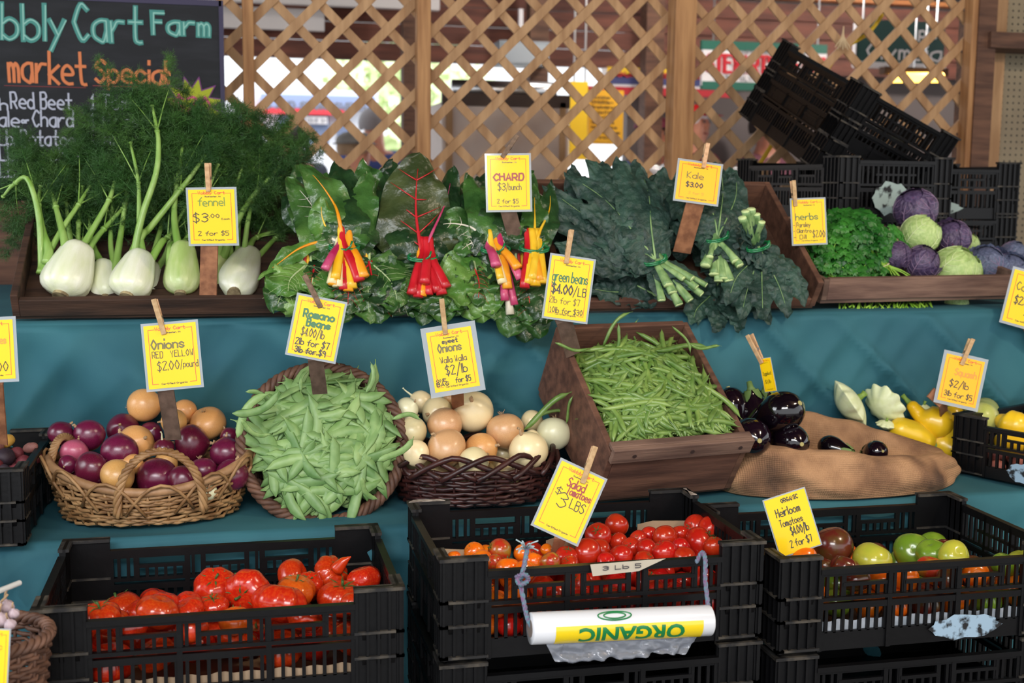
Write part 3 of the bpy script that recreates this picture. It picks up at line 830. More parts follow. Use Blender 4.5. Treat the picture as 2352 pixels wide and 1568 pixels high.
def items(rows, v0, py0, k, extra=None):
    out = []
    for r in rows:
        d = dict(px=r[0], py=r[1], r=r[2], v=v0 + (py0 - r[1]) * k)
        d['k'] = r[3] if len(r) > 3 else None
        if len(r) > 4: d.update(r[4])
        out.append(d)
    return out
it = items([(139, 996, 29, 'red'), (205, 999, 36, 'red'), (283, 987, 38, 'red'), (346, 996, 28, 'red'), (331, 930, 39, 'yel', {'axis': (.9, -.3, .15)}), (424, 946, 30, 'yel'), (400, 968, 30, 'yel'),
 (477, 972, 42, 'yel', {'axis': (.3, .5, -1)}), (312, 1018, 43, 'yel', {'axis': (.5, -.7, .4)}), (171, 1039, 33, 'pink', {'axis': (.2, .6, .8)}), (275, 1037, 43, 'red', {'axis': (0, .3, 1)}), (211, 1076, 41, 'red', {'axis': (-.8, -.6, -.3)}), (156, 1066, 22, 'red', {'axis': (-.3, -1, 0)}),
 (269, 1094, 41, 'yel', {'axis': (.8, .3, .4)}), (438, 1018, 44, 'red', {'axis': (.95, -.1, 0)}), (376, 1030, 25, 'red', {'axis': (-.1, -.4, 1), 'neck': .9}), (465, 1082, 35, 'red', {'axis': (.2, -.2, -1)}), (520, 1040, 38, 'red', {'axis': (0, .3, 1)}),
 (533, 1091, 38, 'red', {'axis': (.3, -.2, 1)}), (362, 1099, 48, 'red', {'axis': (.15, .9, .3)}), (419, 1102, 34, 'red'), (383, 1060, 28, 'yel'), (306, 1066, 24, 'yel'), (477, 1128, 22, 'white'), (527, 1002, 22, 'red')], 2.545, 1110, .00125)
relax(it, 80, .93, 2.488)
for d in it:
    d['kind_label'] = {'red': 'purple-red onion', 'yel': 'golden yellow onion', 'pink': 'pinkish red onion', 'white': 'whitish onion'}[d['k']]
rowlabels(it, '', 'the light wicker basket', 5, ['topmost', 'second', 'third', 'fourth', 'front'])
for d in it:
    onion(d, {'red': 'redonion', 'yel': 'yelonion', 'pink': 'pinkonion', 'white': 'whiteonion'}[d['k']], d['label'], 'onions in the light wicker basket', d.get('neck', .22), d.get('axis'))
fill_o = list(it)
def filler(it, c, a, b, z0, z1, R, n, seed=1):
    """centres of more fruit under the ones on top, inside an oval"""
    r = random.Random(seed); out = []
    for _ in range(n * 60):
        x = r.uniform(-1, 1); y = r.uniform(-1, 1)
        if x * x + y * y > 1: continue
        p = Vector((c[0] + x * (a - R), c[1] + y * (b - R), r.uniform(z0 + R, z1)))
        if all((p - d['p']).length > (d['R'] + R) * .9 for d in it + out):
            out.append(dict(p=p, R=R))
            if len(out) >= n: break
    return out
for d in filler(it, OBC, OA - .02, OBB - .02, OBC.z + .005, OBC.z + .07, .030, 14):
    onion(d, 'redonion', 'onion deep in the light wicker basket beneath the top layer', 'onions in the light wicker basket')
it = items([(936, 938, 27, 'w', {'axis': (.5, -.5, .6)}), (967, 923, 27, 's', {'axis': (-.8, -.1, .6), 'neck': 1.0}), (1004, 945, 35, 's', {'axis': (-.6, -.7, 0)}), (1086, 945, 48, 's', {'axis': (-.2, -.7, .6)}), (1021, 975, 40, 'b'), (947, 990, 34, 's'), (1025, 1029, 47, 'b', {'axis': (-.6, -.3, .7)}),
 (956, 1040, 31, 's'), (1105, 1031, 38, 'o'), (1088, 1060, 35, 's'), (1160, 988, 44, 'b', {'axis': (.2, -.1, -1)}), (1214, 1035, 45, 's', {'axis': (-.45, -.3, .9), 'neck': .45}), (1272, 995, 41, 'w', {'axis': (-.15, -.45, -1), 'neck': .95}), (1222, 966, 26, 's'), (1222, 1007, 21, 's'), (1038, 915, 22, 'b')], 2.545, 1060, .0011)
relax(it, 80, .93, 2.492)
for d in it: d['kind_label'] = {'w': 'whitish sweet onion', 's': 'pale sweet onion', 'b': 'brown-skinned sweet onion', 'o': 'peach-tinted sweet onion'}[d['k']]
rowlabels(it, '', 'the dark wicker basket', 3, ['top', 'middle', 'front'])
for d in it:
    onion(d, {'w': 'whiteonion', 's': 'sweetonion', 'b': 'brownonion', 'o': 'yelonion'}[d['k']], d['label'], 'sweet onions in the dark wicker basket', d.get('neck', .22), d.get('axis'))
for d in filler(it, SBC, SA - .02, SBB - .02, SBC.z + .005, SBC.z + .08, .032, 12):
    onion(d, 'sweetonion', 'onion deep in the dark wicker basket beneath the top layer', 'sweet onions in the dark wicker basket')

# ---------------------------------------------------------------- tomatoes
def tom_mat(name, c, c2, c3=None, sc=1.2, st=(1, 1, 1), rough=.22):
    return mat(name, c, rough, c2, sc, st, c3, vary=.07, coat=.35, coatr=.12, sss=.0, lo=.45, hi=.75)
M['tred'] = tom_mat('red_tomato_skin', S(188, 42, 14), S(202, 72, 22), S(196, 122, 36), 9.0)
M['tor'] = tom_mat('orange_red_tomato_skin', S(206, 84, 20), S(212, 104, 28), S(190, 130, 40), 9.0)
M['torange'] = tom_mat('orange_tomato_skin', S(232, 104, 14), S(238, 130, 26))
M['tsalad'] = tom_mat('salad_tomato_skin', S(184, 32, 18), S(196, 52, 24))
M['tbrown'] = tom_mat('brown_tomato_skin', S(96, 34, 26), S(84, 72, 30), S(110, 110, 40))
M['tgreen'] = tom_mat('green_tomato_skin', S(112, 146, 40), S(136, 164, 56), S(160, 176, 70))
M['tyellow'] = tom_mat('yellow_green_tomato_skin', S(184, 180, 60), S(160, 172, 54), S(206, 186, 76))
M['tmix'] = tom_mat('half_ripe_tomato_skin', S(176, 52, 26), S(140, 130, 40), S(130, 146, 60))
M['calyx'] = mat('tomato_calyx', S(44, 78, 28), .6, S(74, 100, 42), 30)
def tom_mesh(lobes, rib, flat, mt, sd, dimple=.16):
    q = MB(); pr = []
    for k in range(21):
        u = pi * k / 20; r = sin(u) ** .88; z = -cos(u) * flat
        pr.append((max(r, .01), z - dimple * math.exp(-(r / .32) ** 2) * (1 if u > pi / 2 else -.35)))
    def md(x, y, z, th, t):
        w = .35 + .65 * t; k = 1 + rib * w * .55 * (cos(lobes * th + sd) * .6 + .3 * cos((lobes - 3) * th - sd)) + .03 * sin(2 * th + sd) + .02 * sin(3 * th + 2 * sd)
        return x * k, y * k, z * (1 + .04 * sin(th + sd))
    lathe(q, pr, 40 if rib > .05 else 26, md)
    return q.mesh('fruit', [M[mt]], True)
def calyx_mesh(sd, top=.72):
    q = MB(); r = random.Random(sd)
    for i in range(6):
        a = 2 * pi * i / 6 + r.uniform(-.2, .2); L = r.uniform(.34, .5); P = []
        for k in range(5):
            u = k / 4; w = .055 * (1 - u) ** .8 + .004; d = .04 + L * u; z = top - .04 + .06 * sin(u * 3) + .16 * u * u * r.uniform(.2, 1.2)
            P.append([(d * cos(a) - w * sin(a), d * sin(a) + w * cos(a), z), (d * cos(a), d * sin(a), z + .018), (d * cos(a) + w * sin(a), d * sin(a) - w * cos(a), z)])
        q.grid(P)
    q.tube([(0, 0, top - .06), (.03, .02, top + .08), (.07, .05, top + .2)], [.06, .045, .05], 7)
    return q.mesh('calyx', [M['calyx']], True)
TM = {}
def tomato(d, mt, label, group, big=False, cal=None, axis=None, spin=None):
    v = RN.randrange(3)
    key = (mt, big, v)
    if key not in TM:
        TM[key] = tom_mesh((8, 6, 10)[v], (.16, .10, .2)[v], (.78, .82, .74)[v], mt, v) if big else tom_mesh(5, .03, (.9, .86, .94)[v], mt, v, .07)
    if ('c', v, big) not in TM: TM[('c', v, big)] = calyx_mesh(v, (.62 if big else .80))
    if axis is None: axis = Vector((RN.uniform(-.8, .8), RN.uniform(-.9, .5), RN.uniform(.1, 1))) if not big else Vector((RN.uniform(-.5, .5), RN.uniform(-.15, .4), 1))
    if cal is None: cal = RN.random() < .45
    t = thing('tomato', label, 'tomato', d['p'], zto(axis, RN.uniform(0, 6) if spin is None else spin), group)
    put('fruit', TM[key], t, scale=d['R'] * 1.02)
    if cal: put('calyx', TM[('c', v, big)], t, scale=d['R'] * (1.0 if not big else 1.32), loc=(0, 0, -.20 * d['R'] if big else 0))
    return t
FR = Vector((-.15, -.85, .5))
it = items([(206, 1412, 32, 'red', {'cal': 0}), (232, 1419, 46, 'red', {'cal': 1, 'axis': (-.1, -.1, 1)}), (361, 1405, 47, 'red', {'cal': 0}), (380, 1384, 33, 'red', {'cal': 0}), (433, 1403, 36, 'red', {'cal': 0}), (433, 1380, 27, 'red', {'cal': 0}),
 (494, 1347, 48, 'red', {'cal': 1, 'axis': (.05, -.5, .8)}), (569, 1357, 52, 'red', {'cal': 1, 'axis': (-.5, -.8, -.1)}), (490, 1392, 34, 'red', {'cal': 1, 'axis': (-.1, -.2, 1)}), (643, 1386, 60, 'red', {'cal': 0}), (679, 1358, 45, 'or', {'cal': 1, 'axis': (.1, .0, 1)}), (673, 1322, 38, 'red', {'cal': 0, 'axis': (.7, -.3, .4)}),
 (712, 1340, 30, 'red', {'cal': 1, 'axis': (.1, -.6, .9)}), (760, 1317, 42, 'red', {'cal': 1, 'axis': (.5, -.5, .6)}), (837, 1331, 40, 'red', {'cal': 0}), (784, 1374, 52, 'red', {'cal': 1, 'axis': (.1, -.1, 1)}), (816, 1384, 34, 'red', {'cal': 0}), (300, 1440, 36, 'red', {'cal': 0}), (190, 1447, 30, 'red', {'cal': 0}), (540, 1425, 36, 'or', {'cal': 1, 'axis': (-.2, -.3, 1)}), (700, 1420, 40, 'red', {'cal': 0}), (440, 1445, 38, 'red', {'cal': 0})], 2.10, 1405, .0016)
relax(it, 80, .92, 2.02, 2.37)
for d in it: d['kind_label'] = {'red': 'large red tomato', 'or': 'large orange-red tomato'}[d['k']]
rowlabels(it, '', 'the lowest black crate', 3, ['top', 'middle', 'front'])
for d in it: tomato(d, 'tred' if d['k'] == 'red' else 'tor', d['label'], 'large red tomatoes', True, d.get('cal'), d.get('axis'))
hp = it[13]; q = MB(); a = at(772, 1308, hp['v'] - .02); b = at(806, 1278, hp['v'] - .03)
q.tube(crom([a, a.lerp(b, .5) + Vector((0, 0, .003)), b], 4), [.014, .013, .012, .0105, .009, .0075, .005, .003, .001][:9], 10)
o = q.build('tomato_horn', M['tred'], None, True); tag(o, 'small pointed red pepper lying on the large tomatoes', 'pepper'); o.name = 'red_pepper'
def boxfill(it, x0, x1, y0, y1, z0, z1, R, n, seed):
    r = random.Random(seed); out = []
    for _ in range(n * 80):
        rr = R * r.uniform(.85, 1.15)
        p = Vector((r.uniform(x0 + rr, x1 - rr), y0 + rr + (y1 - y0 - 2 * rr) * r.random() ** 2, r.uniform(z0 + rr, z1)))
        if all((p - d['p']).length > (d['R'] + rr) * .88 for d in it + out):
            out.append(dict(p=p, R=rr))
            if len(out) >= n: break
    return out
for d in boxfill(it, -.30, .255, 2.018, 2.38, .545, .62, .037, 44, 3):
    tomato(d, 'tred', 'large red tomato below the top layer, seen through the slats', 'large red tomatoes', True)
rows = [(1089, 1268, 24, 'o'), (1106, 1289, 28, 'o'), (1167, 1306, 29, 'o'), (1228, 1290, 23, 'o'), (1263, 1290, 24, 'm'), (1148, 1264, 29, 'm'), (1301, 1279, 27, 'r'), (1308, 1297, 22, 'r'), (1348, 1268, 34, 'r'), (1378, 1264, 26, 'r'),
 (1374, 1229, 30, 'r'), (1417, 1206, 28, 'r', {'cal': 0}), (1420, 1243, 22, 'r'), (1427, 1277, 28, 'r'), (1450, 1256, 23, 'r'), (1486, 1260, 25, 'r'), (1466, 1237, 20, 'r'), (1492, 1228, 20, 'r'), (1527, 1234, 29, 'r'), (1527, 1268, 29, 'r'), (1561, 1225, 20, 'r'),
 (1565, 1256, 23, 'r'), (1573, 1279, 25, 'r'), (1600, 1211, 30, 'r'), (1627, 1212, 26, 'r'), (1607, 1245, 36, 'r', {'cal': 1, 'axis': (.6, -.3, .7)}), (1640, 1254, 24, 'r'), (1670, 1253, 23, 'r'), (1480, 1288, 24, 'r'), (1392, 1290, 22, 'r'), (1043, 1279, 15, 'o'), (1200, 1270, 20, 'o'), (1075, 1300, 22, 'o'), (1205, 1310, 24, 'o'), (1135, 1290, 18, 'm'), (1255, 1262, 14, 'o')]
it = items(rows, 2.075, 1305, .0020)
relax(it, 80, .92, 2.02, 2.37)
for d in it: d['kind_label'] = {'r': 'small red tomato', 'o': 'small orange tomato', 'm': 'small half-ripe tomato'}[d['k']]
rowlabels(it, '', 'the bag-roll crate', 3, ['top', 'middle', 'front'])
for d in it: tomato(d, {'r': 'tsalad', 'o': 'torange', 'm': 'tmix'}[d['k']], d['label'], 'salad tomatoes', False, d.get('cal'), d.get('axis'))
for d in boxfill(it, .355, .925, 2.018, 2.36, .588, .665, .024, 130, 5):
    o = d['p'].x < .50 + .05 * sin(d['p'].z * 90)
    tomato(d, 'torange' if o else 'tsalad', ('small orange' if o else 'small red') + ' tomato below the top layer, seen through the slats', 'salad tomatoes below the top layer, ' + ('orange' if o else 'red'), False)
rows = [(1913, 1254, 46, 'b', {'cal': 0}), (1842, 1283, 34, 'o', {'cal': 0}), (1941, 1303, 34, 'b', {'cal': 0, 'big': 1}), (1896, 1300, 24, 'b', {'cal': 0, 'big': 1}), (2004, 1288, 45, 'y', {'cal': 0}), (2097, 1266, 43, 'g', {'cal': 0}), (2140, 1270, 36, 'g', {'cal': 0, 'big': 1}), (2190, 1275, 35, 'y', {'cal': 0}),
 (1965, 1330, 34, 'b', {'cal': 0, 'big': 1}), (2137, 1305, 33, 'm', {'cal': 0, 'big': 1}), (2028, 1330, 33, 'o', {'cal': 0}), (2078, 1326, 33, 'o', {'cal': 0}), (2310, 1298, 34, 'g', {'cal': 0, 'big': 1}), (2240, 1318, 30, 'o', {'cal': 0}), (2180, 1330, 30, 'b', {'cal': 0}), (2345, 1290, 30, 'y', {'cal': 0})]
it = items(rows, 2.085, 1310, .0013)
relax(it, 80, .92, 2.02, 2.37)
for d in it: d['kind_label'] = {'b': 'brownish heirloom tomato', 'o': 'orange heirloom tomato', 'y': 'yellow-green heirloom tomato', 'g': 'green heirloom tomato', 'm': 'red and green heirloom tomato'}[d['k']]
rowlabels(it, '', 'the heirloom crate', 2, ['back', 'front'])
for d in it: tomato(d, {'b': 'tbrown', 'o': 'torange', 'y': 'tyellow', 'g': 'tgreen', 'm': 'tmix'}[d['k']], d['label'], 'heirloom tomatoes', bool(d.get('big')), False)
k = 0
for d in boxfill(it, .985, 1.56, 2.018, 2.37, .56, .618, .033, 40, 8):
    mt = ('torange', 'torange', 'tbrown', 'tgreen')[k % 4]; k += 1
    tomato(d, mt, {'torange': 'orange', 'tbrown': 'brown', 'tgreen': 'green'}[mt] + ' heirloom tomato in the lower layer behind the slats', 'lower heirloom tomatoes', False, False)
# paper liners
M['kraft'] = mat('kraft_paper', S(176, 150, 122), .8, S(150, 126, 100), 8)
M['newsprint'] = mat('pale_newsprint', S(190, 196, 204), .8, S(150, 160, 170), 30)
def liner(name, label, m, x0, x1, y, z0, z1, yb):
    q = MB(); P = []
    for i in range(41):
        x = x0 + (x1 - x0) * i / 40; P.append([(x, y + .002 * sin(i), z0 + (z1 - z0) * (1 + .06 * sin(i * 1.7)) * 1), (x, y + .001 * cos(i * 1.3), (z0 + z1) / 2), (x, y, z0), (x, yb, z0)])
    q.grid(P); o = q.build(name, m, None, True); return tag(o, label, 'paper')
liner('paper_liner', 'kraft paper lining the floor of the large tomato crate', M['kraft'], -.30, .255, 2.0155, .545, .582, 2.35)
liner('paper_liner', 'pale newsprint lining the floor of the heirloom crate', M['newsprint'], .99, 1.55, 2.0155, .55, .592, 2.35)
for (px0, px1, py0, py1, v, lab) in ((1465, 1580, 1198, 1260, 2.33, 'upright brown cardboard flap behind the small red tomatoes'), (998, 1070, 1262, 1300, 2.20, 'brown cardboard edge at the orange tomatoes'), (1255, 1330, 1235, 1300, 2.25, 'brown cardboard divider behind the salad tomato sign')):
    a = at(px0, py0, v); b = at(px1, py1, v); q = MB(); q.prism([(a.x, v, b.z), (b.x, v, b.z), (b.x, v, a.z - .004), (a.x + (b.x - a.x) * .3, v, a.z), (a.x, v, a.z - .006)], (0, .003, 0))
    tag(q.build('cardboard_flap', M['kraft'], None), lab, 'cardboard')
# ================================================================ beans
M['bean'] = mat('green_bean', S(92, 126, 52), .36, S(126, 154, 80), 30, vary=.16, coat=.15, coatr=.3)
M['romano'] = mat('flat_bean', S(104, 142, 78), .45, S(138, 170, 106), 25, vary=.14, bump=.1, bscale=60)
def bean_mesh(sd, L, r, flat, bend, bumps, m, nm):
    q = MB(); rr = random.Random(sd); P = []; R = []; n = 11 if m == 'romano' else 9
    b1 = rr.uniform(-bend, bend); b2 = rr.uniform(-bend, bend) * .6; tw = rr.uniform(-.3, .3)
    for i in range(n + 1):
        u = i / n; s = u - .5
        P.append((L * s, b1 * L * (s * s - .08) * 2 + b2 * L * s ** 3 * 4, .12 * tw * L * (s * s)))
        k = min(1, (u / .14) ** .6) * min(1, ((1 - u) / .10) ** .6) * (1 + bumps * sin(u * 44 + sd))
        R.append(max(r * k, r * .10))
    d = Vector(P[-1]) - Vector(P[-2])
    P.append(tuple(Vector(P[-1]) + d.normalized() * .008 + Vector((0, .002, .001)))); R.append(r * .09)
    q.tube(P, R, 7, True, flat, (0, 0, 1))
    return q.mesh(nm, [M[m]], True)
BM = [bean_mesh(i, (.122 + .010 * (i % 4)), .0057 + .0004 * (i % 3), 1.0, .42, .05, 'bean', 'pod') for i in range(9)]
RM = [bean_mesh(20 + i, .146 + .013 * (i % 4), .0122, .34, .42, .05, 'romano', 'pod') for i in range(9)]
rb = random.Random(21)
def bean_at(me, p, R, label, group, name='green_bean'):
    o = put(name, me, None, p, R); tag(o, label, 'bean', group); return o
def frame_rot(zdir, ang, tip=0.0):
    z = Vector(zdir).normalized(); x = Vector((1, 0, 0)); x = (x - z * x.dot(z)).normalized(); y = z.cross(x)
    d = x * cos(ang) + y * sin(ang); d = (d + z * tip).normalized(); y2 = z.cross(d).normalized(); z2 = d.cross(y2)
    return Matrix((d, y2, z2)).transposed()
def heap_h(x, y):
    e = max(0, 1 - (abs(x) / .165) ** 2.4)
    return .140 + .066 * e * sin(pi * min(1, max(0, (y + .02) / .40))) ** .7 + .012 * nz((x * 14, y * 14, 2))
stuff = MB()
cnt = 0
for lay, n in ((3, 150), (2, 150), (1, 150), (0, 110)):
    for k in range(n):
        x = rb.uniform(-.138, .138); y = rb.uniform(.02, .315)
        if lay == 0: x *= 1.12
        ang = rb.gauss(0, .7) if rb.random() < .45 else rb.gauss(pi / 2, .6)
        hy = abs(sin(ang)) * .070; hxx = abs(cos(ang)) * .070
        if lay > 0 or rb.random() < .72 or y < .10:
            y = max(y, .024 + hy); y = min(y, .348 - hy)
            lim = max(.01, .152 - hxx); x = max(-lim, min(lim, x))
        z = heap_h(x, y) - .004 - .0095 * lay + rb.uniform(0, .006)
        over = abs(x) + hxx > .152 or y - hy < .02
        if over: z = max(z, .172 if y - hy < .02 else .163 + .12 * max(0, y))
        gx = (heap_h(x + .01, y) - heap_h(x - .01, y)) / .02; gy = (heap_h(x, y + .01) - heap_h(x, y - .01)) / .02
        nrm = RB @ (Vector((-gx, -gy, 1)) if not over else Vector((-gx * .3, -gy * .3, 1))); R = frame_rot(nrm, ang, rb.uniform(-.08, .08) if not over else rb.uniform(-.03, .03))
        p = bloc(x, y, z)
        me = BM[rb.randrange(9)]
        if lay <= 1: bean_at(me, p, R, 'green bean heaped in the deep wooden box', 'green beans in the wooden box'); cnt += 1
        else:
            stuff.add([R @ v.co + p for v in me.vertices], [tuple(f.vertices) for f in me.polygons])
o = stuff.build('bean_heap', M['bean'], None, True); tag(o, 'green beans filling the wooden box beneath the top ones', 'beans', 'green beans in the wooden box', 'stuff')
# stray and upright beans, placed one by one: (px0,py0,px1,py1,v)
for x0, y0, x1, y1, v, lab in ((1384, 790, 1433, 716, 2.66, 'green bean standing up at the back of the wooden box'), (1410, 825, 1425, 748, 2.63, 'curved green bean standing up at the back of the wooden box'), (1462, 785, 1452, 742, 2.72, 'short green bean against the back board of the wooden box'),
    (1206, 985, 1298, 898, 2.60, 'long green bean leaning up off the sweet onions'), (1220, 958, 1308, 940, 2.66, 'green bean lying between the sweet onions and the wooden box'), (1300, 970, 1312, 912, 2.585, 'green bean upright beside the wooden box above the sweet onions'), (1275, 782, 1345, 815, 2.50, 'green bean poking out over the top corner of the wooden box'), (1548, 750, 1590, 800, 2.58, 'green bean sticking up at the rear of the heap'), (1585, 800, 1655, 794, 2.52, 'green bean pointing out over the side board of the wooden box')):
    a = at(x0, y0, v); b = at(x1, y1, v - .01); d = (b - a); L = d.length
    me = BM[rb.randrange(9)]; R = Matrix((d.normalized(), d.normalized().cross(Vector((0, -1, 0))).normalized(), Vector((0, -1, 0)))).transposed()
    o = put('green_bean', me, None, (a + b) / 2, R, L / .125); tag(o, lab, 'bean')
# flat beans in the round basket
def rloc(x, y, z): return romano_basket.matrix_world @ Vector((x, y, z))
bpy.context.view_layer.update()
RR3 = romano_basket.matrix_world.to_3x3()
for k in range(215):
    lay = 0 if k >= 130 else (1 if k >= 60 else 2)
    r = .140 * sqrt(rb.random()); th = rb.uniform(0, 2 * pi)
    x, y = r * cos(th), r * sin(th)
    h = .130 + .034 * (1 - (r / .165) ** 2) - .012 * lay + rb.uniform(0, .006)
    nrm = RR3 @ Vector((x * 2.2, y * 2.2, 1))
    ang = rb.uniform(0, pi)
    # keep both ends over the basket's mouth
    R = frame_rot(nrm, ang, rb.uniform(-.06, .06))
    p = rloc(x, y, h)
    inb = (RR3.transposed() @ (R @ Vector((1, 0, 0))))
    e = .064
    for s in (-1, 1):
        ex_, ey_ = x + s * e * inb.x, y + s * e * inb.y
        ll = sqrt(ex_ ** 2 + ey_ ** 2)
        lim = (.172 if rb.random() < .25 else .152) if lay == 0 else .142
        if ll > lim: x -= ex_ / ll * (ll - lim); y -= ey_ / ll * (ll - lim)
    p = rloc(x, y, h)
    R = R @ Matrix.Rotation(rb.gauss(0, .32), 3, 'X')
    bean_at(RM[rb.randrange(9)], p, R, 'flat green bean heaped in the round brown basket', 'flat beans in the round basket', 'flat_bean')
for x0, y0, x1, y1, v, lab in ((545, 1000, 590, 900, 2.50, 'flat green bean hanging out over the onion basket'), (540, 955, 640, 920, 2.50, 'flat green bean jutting out from the round basket toward the onions'), (575, 893, 625, 925, 2.54, 'flat green bean sticking up at the upper edge of the round basket'), (905, 960, 960, 950, 2.50, 'flat green bean hooked over the edge by the sweet onions'),
    (870, 1055, 950, 1022, 2.47, 'flat green bean reaching from the round basket onto the sweet onions'), (828, 1100, 855, 1150, 2.43, 'flat green bean hanging down over the front of the round basket'), (845, 900, 862, 840, 2.60, 'flat green bean standing up at the rim of the round basket'), (690, 895, 698, 850, 2.60, 'flat green bean upright beside the sign stake in the round basket'), (560, 970, 600, 1005, 2.48, 'flat green bean crossing the rim of the round basket')):
    a = at(x0, y0, v); b = at(x1, y1, v + .02); d = (b - a); L = d.length; fw = Vector((.1, -1, .1)); fw = (fw - d * fw.dot(d) / d.dot(d)).normalized()
    R = Matrix((d.normalized(), fw.cross(d.normalized()), fw)).transposed()
    o = put('flat_bean', RM[rb.randrange(9)], None, (a + b) / 2, R, L / .135); tag(o, lab, 'bean')

# ================================================================ fennel
M['fbulb'] = mat('fennel_bulb', S(224, 229, 190), .32, S(240, 241, 220), 4, (9, 9, 2), bump=.15, bscale=30, coat=.25, coatr=.25)
M['fbulbg'] = mat('greener_fennel_bulb', S(170, 196, 112), .34, S(212, 222, 168), 4, (8, 8, 2), bump=.15, bscale=30, coat=.25, coatr=.25)
M['fstalk'] = mat('fennel_stalk', S(118, 160, 66), .4, S(150, 184, 100), 8, (6, 6, 1), coat=.15)
M['frond'] = mat('fennel_frond', S(36, 72, 28), .6, S(62, 106, 40), 6, vary=.3)
M['cut'] = mat('cut_root', S(176, 160, 120), .8, S(120, 104, 76), 60, bump=.3)
rf = random.Random(4)
def frond_mesh(sd):
    r = random.Random(sd); V = []; Fc = []
    def rib(P, w0, w1):
        n = len(P); t = (P[-1] - P[0]); 
        if t.length < 1e-6: return
        s = t.cross(Vector((r.uniform(-1, 1), r.uniform(-1, 1), r.uniform(-1, 1))))
        if s.length < 1e-6: return
        s.normalize(); b = len(V)
        for i, p in enumerate(P):
            w = (w0 + (w1 - w0) * i / (n - 1)) / 2; V.append(p - s * w); V.append(p + s * w)
        for i in range(n - 1): Fc.append((b + 2 * i, b + 2 * i + 1, b + 2 * i + 3, b + 2 * i + 2))
    def rnd(k): return Vector((r.uniform(-k, k), r.uniform(-k, k), r.uniform(-k, k)))
    L = .22; bend = Vector((r.uniform(-.05, .05), r.uniform(-.05, .05), 0))
    main = [Vector((0, 0, L * u)) + bend * u * u for u in [i / 10 for i in range(11)]]
    rib(main, .0035, .001); rib(main, .0035, .001)
    for i in range(1, 11):
        for s in range(3):
            a = r.uniform(0, 6.28); sl = .105 * (1 - .62 * i / 11) * r.uniform(.8, 1.15)
            d = Vector((cos(a), sin(a), r.uniform(.5, 1.2))).normalized()
            P = [main[i] + d * sl * u + Vector((0, 0, -.02 * u * u)) for u in (0, .33, .66, 1)]
            rib(P, .0016, .0008)
            for j in range(7):
                u = .15 + .85 * j / 6; b0 = P[0].lerp(P[-1], u)
                for s2 in range(3):
                    d2 = (d * .7 + rnd(.9)).normalized(); l2 = .036 * (1.15 - .5 * u) * r.uniform(.7, 1.2)
                    e = b0 + d2 * l2; rib([b0, b0.lerp(e, .5) + rnd(.002), e], .0011, .0007)
                    for s3 in range(3):
                        u3 = .3 + .3 * s3; c0 = b0.lerp(e, u3); rib([c0, c0 + (d2 * .6 + rnd(.9)).normalized() * l2 * .55], .0010, .0006)
    me = bpy.data.meshes.new('frond'); me.from_pydata(V, [], Fc); me.materials.append(M['frond']); me.update(); return me
FM = [frond_mesh(i) for i in range(5)]
